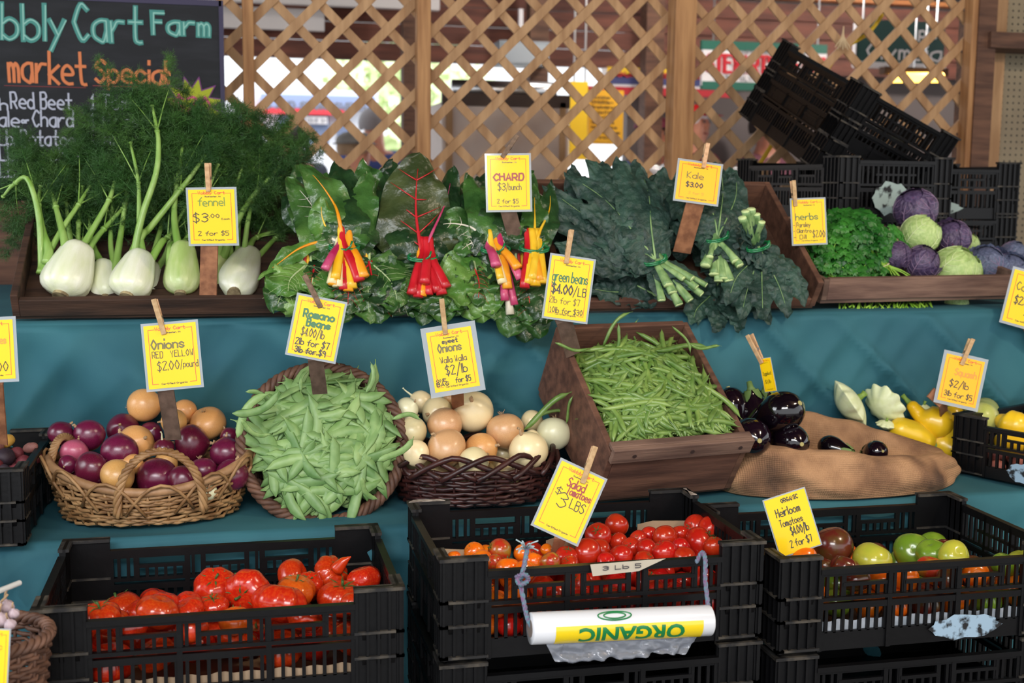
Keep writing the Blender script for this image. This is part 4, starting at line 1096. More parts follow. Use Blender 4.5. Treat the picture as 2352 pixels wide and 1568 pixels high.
def fennel(label, bot, top, w, v, stalks, m='fbulb', root=0, fr=1.0, nf=5, lean=.07):
    a = at(bot[0], bot[1], v); b = at(top[0], top[1], v + lean); ax = (b - a); L = ax.length; Wd = px2m(w, a)
    R = zto(ax, 0)
    # turn so that the wide side faces the shopper
    y = Vector((0, -1, 0)); z = ax.normalized(); y = (y - z * y.dot(z)).normalized(); x = y.cross(z); R = Matrix((x, y, z)).transposed()
    t = thing('fennel', label, 'fennel', a, R, 'fennel bulbs in the tilted tray')
    q = MB(); pr = [(.10, -.02), (.17, 0), (.29, .03), (.39, .08), (.46, .15), (.50, .25), (.505, .35), (.49, .47), (.465, .60), (.43, .73), (.39, .86), (.36, .97), (.32, 1.06), (.24, 1.13), (.12, 1.16), (.02, 1.16)]
    sd = rf.uniform(0, 9)
    def md(x_, y_, z_, th, tt):
        k = 1 + .05 * sin(3 * th + sd + 2 * tt) + .018 * sin(11 * th + sd)
        ridge = .07 * tt * max(0, cos(th * 1.5 + sd)) ** 4 - .05 * max(0, cos(th * 2.5 + sd * 2 + tt)) ** 12
        return x_ * (k + ridge) * Wd, y_ * (k + ridge) * Wd * .78, z_ * L
    lathe(q, pr, 36, md)
    q.build('bulb', M[m], t, True)
    q = MB(); q.tube([(0, 0, -.02 * L - .004), (0, 0, .01)], [Wd * .17, Wd * .16], 14); q.build('cut_root', M['cut'], t)
    Ri = R.transposed(); nf_ = 0
    for pl in stalks:
        n = len(pl); P = [Ri @ (at(px, py, v + max(.06, lean * .92) + .11 * i / max(1, n - 1)) - a) for i, (px, py) in enumerate(pl)]
        # rooted in the bulb
        P = [P[0] * .9 + Vector((0, 0, L * .5)) * .1 - Vector((0, 0, .03))] + P
        C = crom(P, 5); N = len(C); tk = .0100 * rf.uniform(.6, 1.1)
        q = MB(); q.tube(C, [max(.0028, tk * (1 - (i / N)) ** .8 + .0025) for i in range(N)], 8)
        q.tube([C[-1], C[-1] + (C[-1] - C[-2]).normalized() * .004], .005, 8)
        q.build('stalk', M['fstalk'], t, True)
        d = (C[-1] - C[-3]).normalized()
        for f_ in (.76,):          # thin side stems from the knots
            i = int(N * f_); q = MB(); rk = max(.003, tk * (1 - f_) ** .8 + .0025)
            q.tube([C[i] - d * .003, C[i] + d * .003], rk * 1.35, 8)
            for sg in (-1, 1):
                dd = (d + Vector((sg * rf.uniform(.35, .8), rf.uniform(-.25, .25), rf.uniform(-.2, .2)))).normalized(); e = C[i] + dd * rf.uniform(.09, .15) + Vector((0, 0, .02))
                q.tube(crom([C[i], C[i].lerp(e, .5) + d * .004, e], 4), [.0019 - .0012 * j / 8 for j in range(9)], 6)
                put('frond', FM[rf.randrange(5)], t, e, zto(dd, rf.uniform(0, 6)), rf.uniform(.35, .5))
            q.build('side_stem', M['fstalk'], t, True)
        for k in range(int(nf * fr * 1.7)):
            i = N - 1 - int((k / max(1, nf * fr * 1.7)) * N * .42)
            dd = (d * .9 + Vector((rf.uniform(-.9, .9), rf.uniform(-.5, .5), rf.uniform(-.5, .6)))).normalized()
            put('frond', FM[rf.randrange(5)], t, C[i] + Ri @ Vector((0, rf.uniform(.0, .06), 0)), zto(dd, rf.uniform(0, 6)), rf.uniform(.42, .68)); nf_ += 1
    return t
fennel('big white fennel bulb at the west end of the tilted tray', (140, 676), (178, 575), 112, 2.905, [[(95, 600), (88, 490), (62, 410), (30, 425), (8, 450)], [(104, 600), (140, 530), (180, 470), (205, 430)], [(172, 590), (205, 540), (250, 460), (262, 420)], [(186, 620), (215, 555), (280, 480)], [(112, 575), (98, 530), (88, 470), (92, 430)], [(150, 565), (135, 500), (118, 440)]], root=1, nf=4)
fennel('green-tinged fennel bulb tucked behind the big white bulb', (195, 682), (180, 625), 66, 2.965, [[(170, 610), (160, 540), (150, 450)], [(215, 630), (180, 560), (190, 430)]], 'fbulbg', nf=4)
fennel('small pale fennel bulb with thin stalks beside the big white one', (242, 682), (236, 610), 68, 2.945, [[(226, 640), (196, 575), (180, 540)], [(236, 610), (212, 560), (205, 500)], [(262, 610), (254, 550), (262, 430)], [(268, 600), (280, 520), (300, 380)]], nf=4)
fennel('grooved fennel bulb carrying the tallest stalk', (292, 678), (322, 592), 98, 2.905, [[(296, 605), (325, 540), (345, 522), (430, 415), (470, 360)], [(306, 590), (325, 500), (358, 400), (364, 330), (358, 285), (350, 245)], [(345, 600), (372, 555), (385, 545), (430, 470)], [(330, 590), (320, 520), (318, 420), (300, 330)]], nf=6)
fennel('fennel bulb half hidden behind the grey sign stake', (332, 680), (350, 615), 60, 2.965, [[(345, 615), (365, 540), (400, 420)], [(360, 620), (390, 560), (430, 370)]], 'fbulb', nf=4)
fennel('broad green-streaked fennel bulb beside the sign stake', (414, 672), (420, 572), 80, 2.925, [[(392, 580), (395, 562), (430, 545), (470, 440)], [(440, 570), (455, 500), (500, 380)], [(410, 570), (400, 480), (420, 330)]], 'fbulbg', nf=6)
fennel('white fennel bulb lying with its cut root toward the shopper', (538, 672), (572, 588), 92, 2.905, [[(565, 592), (575, 562), (590, 545), (640, 528)], [(585, 600), (620, 560), (652, 530)], [(545, 590), (548, 520), (560, 400)], [(560, 580), (575, 480), (610, 380)], [(530, 590), (520, 470), (530, 370)]], nf=6, lean=.17)
fennel('fennel bulb in shade behind the sign of the fennel', (490, 668), (505, 600), 60, 2.98, [[(500, 600), (520, 500), (560, 370)], [(510, 600), (560, 480), (640, 385)], [(490, 600), (470, 460), (480, 320)]], 'fbulbg', nf=6)

# ================================================================ leaves
def leafmat(name, c, c2, rough=.42, bs=55, b=.5, sc=14, c3=None):
    m = mat(name, c, rough, c2, sc, bump=b, bscale=bs, vary=.12, coat=.12, coatr=.3, bdist=.004, c3=c3, lo=.4, hi=.66)
    return m
M['chard'] = leafmat('chard_leaf', S(40, 76, 32), S(74, 114, 52), .32, 60, 1.0)
M['chardl'] = leafmat('bright_chard_leaf', S(70, 114, 46), S(110, 148, 70), .32, 60, 1.0)
M['chardd'] = leafmat('dark_chard_leaf', S(26, 52, 28), S(50, 82, 42), .3, 60, 1.0)
M['chardr'] = leafmat('olive_red_chard_leaf', S(50, 62, 32), S(76, 86, 48), .32, 50, 1.0, c3=S(96, 62, 48))
M['kale'] = leafmat('kale_leaf', S(26, 52, 44), S(48, 78, 66), .6, 120, .9, 20)
M['kaled'] = leafmat('kale_leaf_back', S(62, 88, 80), S(92, 116, 108), .65, 120, .8, 20)
STM = {k: mat(k + '_chard_stem', c, .35, c2, 6, (5, 5, 1), coat=.25, coatr=.25) for k, c, c2 in (('yellow', S(234, 176, 20), S(240, 200, 60)), ('orange', S(236, 140, 14), S(240, 166, 40)), ('red', S(178, 16, 28), S(204, 34, 46)), ('magenta', S(176, 34, 84), S(206, 90, 130)), ('cream', S(232, 212, 150), S(238, 226, 184)), ('white', S(226, 220, 204), S(204, 196, 170)), ('pale', S(190, 206, 160), S(170, 194, 130)))}
M['kstem'] = mat('kale_stem', S(92, 130, 76), .5, S(150, 180, 118), 10, (5, 5, 1))
M['kcut'] = mat('cut_kale_stem', S(196, 214, 150), .6)
M['tie'] = mat('green_twist_tie', S(24, 118, 66), .25, coat=.6)
rl = random.Random(33)
def blade(q, P, wid, ruf, cup, sd, fq=7.0, bum=0.0, nv=12, nrm=None, tipx=.7, W=None, lob=.045):
    """a leaf surface along the line P, wid across"""
    n = len(P); rows = []
    nr = Vector(nrm) if nrm is not None else Vector((0, -.8, .5))
    for i in range(n):
        u = i / (n - 1); t = (P[min(i + 1, n - 1)] - P[max(i - 1, 0)]).normalized()
        s = t.cross(nr); 
        if s.length < 1e-4: s = Vector((1, 0, 0))
        s.normalize(); nn = s.cross(t).normalized()
        w = wid / 2 * (max(0.0, sin(pi * min(1, (u * .97 + .03)) ** tipx)) ** .6 + .02)
        row = []
        for j in range(nv + 1):
            e = -1 + 2 * j / nv; ae = abs(e)
            wv = ruf * (sin(u * fq * 6.28 + sd + (3 if e > 0 else 0)) + .6 * sin(u * fq * 11 + sd * 2)) * ae ** 2.2
            lobes = 1 + lob * sin(u * fq * 7 + sd * 1.3 + e) * ae
            p = P[i] + s * (w * e * lobes) + nn * (cup * w * ae ** 1.6 + wv)
            if bum: p = p + nn * bum * (nz(p, 62, sd) + .7 * nz(p, 120, sd)) * (.35 + .65 * min(1, ae * 3))
            row.append(p)
        rows.append(row)
    q.grid(rows)
VK = {True: .15, 'strong': .32}
def leaf(t, P, wid, m, mid=None, midw=.004, ruf=.010, cup=-.25, fq=3.0, bum=0.0, nrm=None, nm='leaf', vein=None, nv=14, nu=30, tipx=.62, lob=.04):
    """P world points from stem to tip; child of t"""
    o0 = t.matrix_world.translation
    C = crom([p - o0 for p in P], max(4, nu // (len(P) - 1)))
    q = MB(); blade(q, C, wid, ruf, cup, rl.uniform(0, 9), fq, bum, nv, nrm, tipx, None, lob)
    o = q.build(nm, M[m], t, True)
    if mid:
        nr = Vector(nrm) if nrm is not None else Vector((0, -.8, .5)); N = len(C); q = MB()
        k = int(N * .86); q.tube([c + nr.normalized() * .0015 for c in C[:k]], [max(.0007, midw * (1 - i / k)) for i in range(k)], 6)
        if vein:
            for i in range(4, k - 3, 3 if vein is True else 4):
                tt = (C[i + 1] - C[i - 1]).normalized(); s = tt.cross(nr).normalized(); u = i / N
                w = wid / 2 * sin(pi * (u * .97 + .03) ** .7) ** .6
                for sg in (-1, 1):
                    q_ = rl.uniform(.35, .8); jj = rl.choice((-1, 0, 1)); e = C[i + jj] + s * sg * w * q_ + tt * w * q_ * rl.uniform(.5, .95); a_ = C[i] + nr.normalized() * .0015
                    mp = a_.lerp(e, .5) + nr.normalized() * .002 - tt * .004; e = e + nr.normalized() * (cup * w * .6 + .0025)
                    q.tube([a_, mp, e], [midw * VK.get(vein, .16), midw * .6 * VK.get(vein, .16), .0003], 5)
        q.build('midrib', mid, o, True)
    return o
def stem(t, P, r0, r1, m, nm='stem'):
    o0 = t.matrix_world.translation; C = crom([p - o0 for p in P], 4); N = len(C)
    q = MB(); q.tube(C, [r0 + (r1 - r0) * i / (N - 1) for i in range(N)], 8, True, .7); return q.build(nm, m, t, True)
def tie(t, c, w, ang=0.0, r=.0030):
    o0 = t.matrix_world.translation; q = MB(); ex = Vector((cos(ang), 0, sin(ang)))
    up = Vector((0, 1, .35)).normalized(); up = (up - ex * up.dot(ex)).normalized()
    C = [c - o0 + ex * (w * cos(a)) + up * (w * .62 * sin(a)) for a in [2 * pi * i / 28 for i in range(29)]]
    for k in (-1, 1): q.tube([p + ex.cross(up) * .0022 * k for p in C], r, 6, False)
    q.tube([C[21] + Vector((0, -.004, 0)), C[21] + Vector((.012, -.008, .010)), C[21] + Vector((.016, -.006, .022))], r * .9, 5)
    return q.build('twist_tie', M['tie'], t, True)
def A(l, v0, v1): 
    n = len(l); return [at(x, y, v0 + (v1 - v0) * i / (n - 1)) for i, (x, y) in enumerate(l)]
def chard_bunch(label, c, cv, stems, leaves):
    p = at(c[0], c[1], cv); t = thing('chard_bunch', label, 'chard', p, None, 'bunches of chard'); bpy.context.view_layer.update()
    for (x, y, m) in stems:
        e = at(x, y, cv - .07); s0 = p + Vector((rl.uniform(-.014, .014), rl.uniform(-.006, .008), .01))
        s0.x += (e.x - p.x) * .25
        k = .0072 + rl.uniform(0, .0035)
        stem(t, [s0 + Vector((0, .02, .035)), s0, s0.lerp(e, .5) + Vector((0, -.004, .004)), e], k * .8, k * 1.25, STM[m])
    tie(t, p + Vector((0, -.006, 0)), .034)
    for (l, w, m, mid, dv, *ex) in leaves:
        P = [p] + A(l, cv + .02, cv + dv)
        leaf(t, P, px2m(w, P[-1]), m, STM[mid] if mid else None, .0062, .011, -.22, 2.2, .0060, None, vein=ex[0] if ex else (True if mid in ('white', None) else None))
    return t
chard_bunch('chard bunch with yellow, orange and cream stems beside the fennel', (790, 567), 2.83, [(762, 652, 'cream'), (776, 658, 'cream'), (800, 668, 'orange'), (836, 636, 'orange'), (808, 662, 'yellow'), (746, 618, 'magenta'), (770, 640, 'yellow'), (765, 655, 'orange'), (790, 665, 'red'), (826, 645, 'red')],
    [([(778, 500), (765, 465), (730, 415), (688, 375)], 100, 'chard', 'orange', .12), ([(750, 535), (715, 470), (660, 405)], 120, 'chard', 'white', .14), ([(745, 555), (690, 570), (640, 605), (592, 642)], 48, 'chardl', 'orange', -.04), ([(810, 520), (835, 455), (850, 395)], 90, 'chard', None, .14), ([(820, 535), (868, 500), (905, 440)], 95, 'chardd', None, .12), ([(795, 500), (790, 430), (770, 372)], 100, 'chardd', None, .2), ([(760, 540), (740, 500), (738, 450)], 80, 'chardl', 'yellow', .03)])
chard_bunch('chard bunch with bright red stems and one big olive leaf', (970, 590), 2.83, [(946, 676, 'red'), (960, 682, 'red'), (985, 676, 'red'), (1006, 670, 'red'), (1026, 660, 'red'), (970, 680, 'orange'), (975, 650, 'red'), (1015, 676, 'red')],
    [([(962, 545), (955, 480), (958, 405), (966, 352)], 178, 'chardr', 'red', .12, 'strong'), ([(990, 540), (1025, 460), (1040, 385)], 90, 'chardd', 'magenta', .16), ([(940, 540), (905, 470), (880, 395)], 100, 'chardd', None, .2), ([(1000, 550), (1050, 510), (1078, 440)], 90, 'chardd', None, .14)])
chard_bunch('chard bunch with pink, white and yellow stems beside the grey stake', (1137, 572), 2.83, [(1150, 640, 'yellow'), (1166, 662, 'orange'), (1196, 640, 'magenta'), (1182, 700, 'magenta'), (1172, 722, 'white'), (1140, 610, 'magenta'), (1160, 690, 'magenta'), (1190, 615, 'orange'), (1155, 650, 'cream')],
    [([(1110, 545), (1075, 520), (1020, 515), (985, 540)], 100, 'chard', 'white', .06), ([(1125, 510), (1100, 450), (1075, 400)], 90, 'chard', None, .16), ([(1150, 510), (1165, 450), (1190, 400)], 100, 'chardd', None, .18), ([(1110, 555), (1080, 560), (1040, 590)], 80, 'chard', 'white', .0), ([(1100, 530), (1060, 480), (1050, 420)], 90, 'chardd', None, .2)])
chard_bunch('chard bunch with plain yellow stems at the end of the row', (1226, 570), 2.81, [(1214, 652, 'yellow'), (1230, 656, 'yellow'), (1247, 650, 'yellow'), (1205, 660, 'red'), (1222, 640, 'yellow'), (1240, 645, 'orange')],
    [([(1228, 530), (1228, 485), (1226, 420)], 70, 'chard', 'yellow', .10), ([(1240, 530), (1262, 480), (1262, 420)], 70, 'chardd', 'yellow', .14), ([(1210, 540), (1195, 490), (1190, 440)], 70, 'chardd', None, .16)])
def hang_bunch(label, c, cv, n, x0, x1, y0, y1, ms, seed, up=False):
    r = random.Random(seed); p = at(c[0], c[1], cv); t = thing('chard_bunch', label, 'chard', p, None, 'bunches of chard'); bpy.context.view_layer.update()
    for i in range(n):
        u = (i + .5) / n; xe = x0 + (x1 - x0) * u + r.uniform(-12, 12); ye = r.uniform(y0, y1)
        xm = c[0] + (xe - c[0]) * .7 + r.uniform(-8, 8)
        w = r.uniform(100, 140); m = ms[r.randrange(len(ms))]
        dv = .10 + r.uniform(0, .06) if up else -.055 - r.uniform(0, .03)
        P = [p + Vector((r.uniform(-.02, .02), r.uniform(-.01, .01), 0)), at(xm, c[1] + (ye - c[1]) * .45, cv + dv * .55 - .006), at(xe, ye, cv + dv)]
        leaf(t, P, px2m(w, p), m, STM[('pale', 'red', 'pale', 'pale')[i % 4]] if r.random() < .5 else None, .0028, .013, -.2, 2.0, .0065, None, vein=True)
    for i in range(4): stem(t, [p + Vector((.006 * i - .01, .004, -.02)), p + Vector((.008 * i - .012, .03, .05 if not up else -.05))], .006, .005, STM[('pale', 'red', 'yellow', 'pale')[i]])
    return t
hang_bunch('chard leaves hanging over the tray front beside the fennel', (705, 610), 2.83, 8, 630, 760, 660, 730, ('chardl', 'chard', 'chard'), 1)
hang_bunch('chard leaves hanging below the yellow-stemmed bunch', (840, 600), 2.83, 9, 770, 925, 690, 745, ('chard', 'chardd', 'chard'), 2)
hang_bunch('chard leaves hanging below the red-stemmed bunch', (970, 610), 2.84, 10, 900, 1060, 705, 750, ('chard', 'chard', 'chardd'), 3)
hang_bunch('bright crinkled chard leaves hanging below the pink-stemmed bunch', (1090, 600), 2.83, 9, 1030, 1150, 690, 740, ('chardl', 'chard', 'chardl'), 4)
hang_bunch('chard leaves hanging lowest, behind the green beans sign', (1200, 620), 2.83, 9, 1160, 1270, 730, 790, ('chard', 'chardd', 'chard'), 5)
hang_bunch('dark chard leaves standing at the back beside the fennel fronds', (740, 520), 2.93, 7, 660, 830, 375, 420, ('chardd', 'chard'), 6, True)
hang_bunch('dark chard leaves standing at the back in front of the lattice', (900, 520), 2.95, 7, 830, 960, 355, 420, ('chardd', 'chardd', 'chard'), 7, True)
hang_bunch('dark chard leaves standing at the back behind the chard sign', (1110, 520), 2.95, 8, 1040, 1250, 385, 440, ('chardd', 'chard'), 8, True)
hang_bunch('chard leaves lying in the tray below the twist ties', (900, 610), 2.86, 9, 690, 1180, 620, 660, ('chardd', 'chard'), 9)

def kale_bunch(label, c, cv, stems, leaves, tied=True):
    p = at(c[0], c[1], cv); t = thing('kale_bunch', label, 'kale', p, None, 'bunches of kale'); bpy.context.view_layer.update()
    for (x, y) in stems:
        e = at(x, y, cv - .05); k = .0065 + rl.uniform(0, .003); s0 = p + Vector(((e.x - p.x) * .2 + rl.uniform(-.01, .01), rl.uniform(-.006, .01), (e.z - p.z) * .1))
        stem(t, [p + Vector((0, .02, .03)), s0, s0.lerp(e, .55), e], k * .8, k * 1.5, M['kstem'])
        stem(t, [e - (e - s0).normalized() * .001, e + (e - s0).normalized() * .0012], k * 1.42, k * 1.36, M['kcut'], 'cut_end')
        # shreds of leaf along the stem
        for dx in (.009, -.008): leaf(t, [s0, s0.lerp(e, .5) + Vector((dx, -.002, 0)), s0.lerp(e, .93) + Vector((dx * .6, 0, 0))], .034, 'kale', None, ruf=.004, bum=.002, nm='leaf_base', nv=6, nu=10)
    if tied: tie(t, p, .030, .3)
    for (l, w, dv) in leaves:
        P = [p] + A(l, cv + .015, cv + dv)
        leaf(t, P, px2m(w, P[-1]), 'kale', M['kstem'] if rl.random() < .42 else None, .0030, .006, -.22, 4.0, .0075, None, nv=20, nu=48, tipx=.58, lob=.06)
    return t
KS = [(1520, 690), (1545, 672), (1560, 700), (1585, 690), (1600, 660), (1612, 676), (1570, 640), (1535, 655), (1622, 655), (1590, 640)]
kale_bunch('largest kale bunch, its dark leaves fanned toward the lattice', (1505, 597), 2.83, KS, [([(1440, 560), (1350, 500), (1245, 425)], 100, .12), ([(1440, 570), (1350, 540), (1240, 490)], 100, .07), ([(1460, 540), (1390, 460), (1295, 395)], 105, .15), ([(1470, 530), (1420, 440), (1345, 365)], 110, .17), ([(1482, 520), (1450, 430), (1415, 362)], 105, .17), ([(1495, 520), (1490, 450), (1470, 385)], 100, .16), ([(1440, 585), (1370, 580), (1270, 560)], 90, .03), ([(1450, 595), (1390, 610), (1310, 600)], 80, .0), ([(1460, 560), (1400, 510), (1330, 470)], 100, .06)])
kale_bunch('kale bunch with thick cut stems beside the leaning stake', (1648, 545), 2.84, [(1620, 610), (1640, 630), (1660, 640), (1690, 600), (1650, 645), (1675, 645), (1630, 590), (1700, 610)], [([(1640, 500), (1620, 440), (1590, 385)], 90, .14), ([(1655, 490), (1660, 440), (1655, 378)], 95, .16), ([(1670, 500), (1690, 450), (1690, 395)], 95, .13), ([(1620, 520), (1570, 470), (1530, 420)], 90, .16), ([(1625, 530), (1570, 520), (1535, 490)], 80, .1), ([(1675, 530), (1700, 500), (1700, 460)], 80, .06)])
kale_bunch('kale bunch lying head down against the tray side', (1742, 566), 2.82, [(1712, 485), (1725, 480), (1738, 492), (1750, 510), (1705, 500)], [([(1735, 610), (1715, 670), (1700, 735)], 84, -.08), ([(1748, 610), (1750, 670), (1752, 738)], 84, -.10), ([(1765, 610), (1790, 660), (1812, 728)], 88, -.08), ([(1775, 600), (1825, 640), (1850, 705)], 84, -.05), ([(1765, 590), (1810, 620), (1855, 660)], 70, -.02), ([(1725, 600), (1690, 640), (1670, 700)], 80, -.07)])
kale_bunch('kale leaves lying low behind the green beans sign', (1510, 680), 2.86, [], [([(1450, 650), (1400, 625), (1345, 600)], 90, .03), ([(1450, 672), (1400, 670), (1340, 660)], 70, -.01), ([(1470, 640), (1430, 600), (1390, 590)], 80, .02)], False)
kale_bunch('kale leaves drooping over the cloth behind the bean box', (1650, 650), 2.84, [], [([(1630, 680), (1600, 710), (1590, 745)], 80, -.06), ([(1650, 690), (1650, 720), (1648, 762)], 80, -.07), ([(1670, 680), (1690, 720), (1700, 760)], 80, -.07), ([(1690, 670), (1740, 700), (1770, 745)], 80, -.07)], False)
kale_bunch('kale leaves filling the head of the tray toward the lattice', (1430, 560), 2.93, [], [([(1380, 520), (1310, 470), (1250, 430)], 110, .10), ([(1390, 500), (1340, 430), (1310, 385)], 110, .14), ([(1420, 490), (1400, 420), (1385, 368)], 110, .16), ([(1450, 490), (1460, 420), (1462, 370)], 110, .16), ([(1480, 510), (1510, 440), (1525, 390)], 110, .16), ([(1380, 560), (1320, 560), (1255, 540)], 100, .04), ([(1390, 590), (1330, 620), (1290, 640)], 100, .0), ([(1400, 610), (1380, 650), (1350, 690)], 90, -.03)], False)
kale_bunch('kale leaves filling the tray behind the leaning stake', (1640, 530), 2.94, [], [([(1610, 480), (1590, 430), (1580, 375)], 110, .14), ([(1640, 470), (1645, 420), (1640, 372)], 110, .15), ([(1660, 480), (1680, 430), (1680, 385)], 100, .13), ([(1600, 540), (1570, 560), (1560, 600)], 90, .0), ([(1640, 580), (1650, 620), (1650, 660)], 100, -.02), ([(1690, 560), (1710, 600), (1720, 650)], 90, -.02)], False)
kale_bunch('kale bunch at the back between the sign and the big bunch', (1560, 560), 2.92, [], [([(1545, 500), (1530, 440), (1520, 385)], 90, .1), ([(1565, 500), (1570, 440), (1560, 390)], 90, .1), ([(1540, 530), (1510, 490), (1490, 450)], 80, .05)], False)
# ================================================================ parsley
M['parsley'] = leafmat('parsley_leaf', S(30, 92, 26), S(64, 134, 46), .45, 200, .3)
M['pstem'] = mat('parsley_stem', S(112, 164, 44), .4, S(146, 190, 70), 12, coat=.15)
M['band'] = mat('pale_rubber_band', S(196, 186, 150), .5)
rp = random.Random(8)
def parsley(label, c, v, rx, ry, n, tiept, stem_to, seed):
    r = random.Random(seed); p = at(tiept[0], tiept[1], v - .03); t = thing('parsley_bunch', label, 'parsley', p, None, 'bunches of parsley')
    q = MB(); qs = MB(); cc = at(c[0], c[1], v)
    for k in range(int(n * .62)):
        u, w = r.uniform(-1, 1), r.uniform(-1, 1)
        if u * u + w * w > 1: continue
        dep = (1 - (u * u + w * w)) ** .5
        o = at(c[0] + u * rx, c[1] + w * ry, v + .05 - .10 * dep * r.uniform(.55, 1.0)) - p
        nr = Vector((u * .6 + r.uniform(-.5, .5), -.7 + r.uniform(-.4, .3), .5 - w * .4 + r.uniform(-.3, .4))).normalized()
        out = Vector((u + r.uniform(-.6, .6), r.uniform(-.3, .1), -w * .6 + r.uniform(-.2, .7))); out = (out - nr * out.dot(nr)).normalized(); sd = nr.cross(out)
        sz = r.uniform(.020, .031)
        for ang, sc in ((-1.15, .8), (0, 1.0), (1.15, .8)):
            d = out * cos(ang) + sd * sin(ang); s = nr.cross(d); L = sz * sc
            b0 = o + d * L * .15
            tip = [b0 + d * L * a + s * L * b + nr * L * h for a, b, h in ((0, 0, 0), (.35, .30, .06), (.50, .62, -.05), (.72, .34, .05), (.95, .42, -.06), (1.0, .12, 0), (1.25, 0, -.08), (1.0, -.12, 0), (.95, -.42, -.06), (.72, -.34, .05), (.50, -.62, -.05), (.35, -.30, .06))]
            m_ = b0 + d * L * .6 + nr * L * .12
            for i in range(12): q.add([m_, tip[i], tip[(i + 1) % 12]], [(0, 1, 2)])
        if k % 4 == 0: qs.tube(crom([Vector((0, 0, 0)), o * .5 + Vector((0, .02, .0)), o], 3), .0013, 4)
    q.build('foliage', M['parsley'], t)
    for k in range(16):
        e = at(stem_to[0] + r.uniform(-26, 26), stem_to[1] + r.uniform(-7, 7), v - .05 - r.uniform(0, .03)) - p
        qs.tube(crom([Vector((r.uniform(-.02, .02), .03, .02)), Vector((r.uniform(-.012, .012), 0, r.uniform(-.006, .006))), e * .6 + Vector((0, -.003, .004)), e], 3), .0017, 5)
    qs.build('stems', M['pstem'], t, True)
    q = MB(); q.tube([(.014 * cos(a), .008 * sin(a), .006 * cos(a)) for a in [2 * pi * i / 20 for i in range(21)]], .0022, 5, False); q.build('rubber_band', M['band'], t, True)
    return t
parsley('parsley bunch with tied stems pointing at the cabbages', (1985, 560), 3.03, 92, 62, 330, (2030, 610), (2072, 634), 1)
parsley('parsley bunch under the herbs sign', (1905, 590), 3.0, 78, 58, 300, (1915, 640), (1930, 660), 2)
parsley('curled parsley bunch at the middle of the herb tray', (1975, 625), 2.985, 70, 40, 220, (1985, 648), (1990, 668), 3)
parsley('parsley bunch at the back of the herb tray', (1950, 530), 3.12, 70, 40, 220, (1950, 570), (1960, 590), 4)
hs = thing('parsley_bunch', 'cut green stems sticking out below the front board of the herb tray', 'parsley', at(2040, 700, 2.93)); q = MB()
for k in range(70):
    x = rp.uniform(1925, 2135); a = at(x, rp.uniform(690, 700), 2.945); b = at(x + rp.uniform(-16, 24), rp.uniform(704, 722), 2.90)
    q.tube([a - hs.location, b - hs.location], rp.uniform(.0016, .003), 5)
q.build('stems', M['pstem'], hs, True)

# ================================================================ cabbages
M['cred'] = mat('red_cabbage_leaf', S(62, 46, 78), .5, S(92, 78, 110), 7, c3=S(96, 40, 70), vary=.14, lo=.38, hi=.6, bump=.2, bscale=40)
M['cgreen'] = mat('green_cabbage_leaf', S(156, 186, 110), .45, S(184, 206, 136), 6, vary=.07, bump=.2, bscale=40)
M['cblue'] = mat('bluish_cabbage_leaf', S(72, 82, 108), .55, S(104, 112, 142), 8, vary=.1, bump=.25, bscale=40)
M['cveinr'] = mat('purple_vein', S(146, 120, 150), .5); M['cveing'] = mat('pale_vein', S(206, 220, 164), .5)
def cabbage(label, px, py, r, v, mt, seed, loose=0, cut=False, group='cabbages in the herb tray'):
    p = at(px, py, v); R = px2m(r, p); rr = random.Random(seed)
    t = thing('cabbage', label, 'cabbage', p, zto(Vector((rr.uniform(-.8, .8), -.5, rr.uniform(.2, 1))), rr.uniform(0, 6)), group)
    q = MB(); lathe(q, [(max(.01, sin(pi * k / 16)) * .95, -cos(pi * k / 16) * .92) for k in range(17)], 28, lambda x, y, z, th, tt: (x * (1 + .02 * sin(5 * th)), y * (1 + .02 * sin(4 * th)), z))
    q.build('head', M[mt], t, True, scale=R)
    vein = M['cveing'] if mt == 'cgreen' else M['cveinr']
    for k in range(5 + loose):
        a0 = 2 * pi * k / 5 + rr.uniform(-.3, .3); span = rr.uniform(.85, 1.15); out = .0 if k < 5 else .16
        rows = []; nn = 16; lean = rr.uniform(-.15, .15)
        for i in range(nn + 1):
            u = i / nn; row = []
            ph = -pi / 2 + .15 + u * (pi * .80 if k < 5 else pi * .58)
            for j in range(15):
                e = -1 + 2 * j / 14; w = span * sin(pi * min(1, u * .84 + .10)) ** .5
                th = a0 + e * w * (1.0) + lean * u
                rad = 1.0 + .012 * k + out * u * u + .02 * sin(e * 9 + u * 11 + k) * (abs(e) ** 2 + u ** 3) + (.05 + out * .4) * max(0, abs(e) - .72) + .05 * max(0, u - .88) / .12 * .6
                row.append((rad * cos(ph) * cos(th), rad * cos(ph) * sin(th), rad * sin(ph) * .96))
            rows.append(row)
        q = MB(); q.grid(rows); lf = q.build('outer_leaf', M[mt], t, True, scale=R)
        q = MB()
        mid = [Vector(rows[i][7]) * 1.006 for i in range(nn)]
        q.tube(mid, [.045 * (1 - i / nn) + .006 for i in range(nn)], 6)
        for i in range(2, nn - 3, 2):
            for s in (-1, 1):
                P = [Vector(rows[min(nn, i + m_)][7 + s * min(7, m_ * 2)]) * 1.006 for m_ in range(4)]
                q.tube(P, [.018, .014, .009, .004], 5)
        q.build('veins', vein, lf, True)
    if cut:
        q = MB(); q.tube([(0, 0, -.9), (0, 0, -1.16)], [.2, .22], 12); q.build('cut_stalk', M['cut'], t, True, scale=R)
        t.matrix_world = Matrix.Translation(p) @ zto(Vector((-.1, -.35, -1)), 1).to_4x4()
    return t
cabbage('big red cabbage on top of the cabbage pile', 2104, 481, 48, 3.17, 'cred', 1)
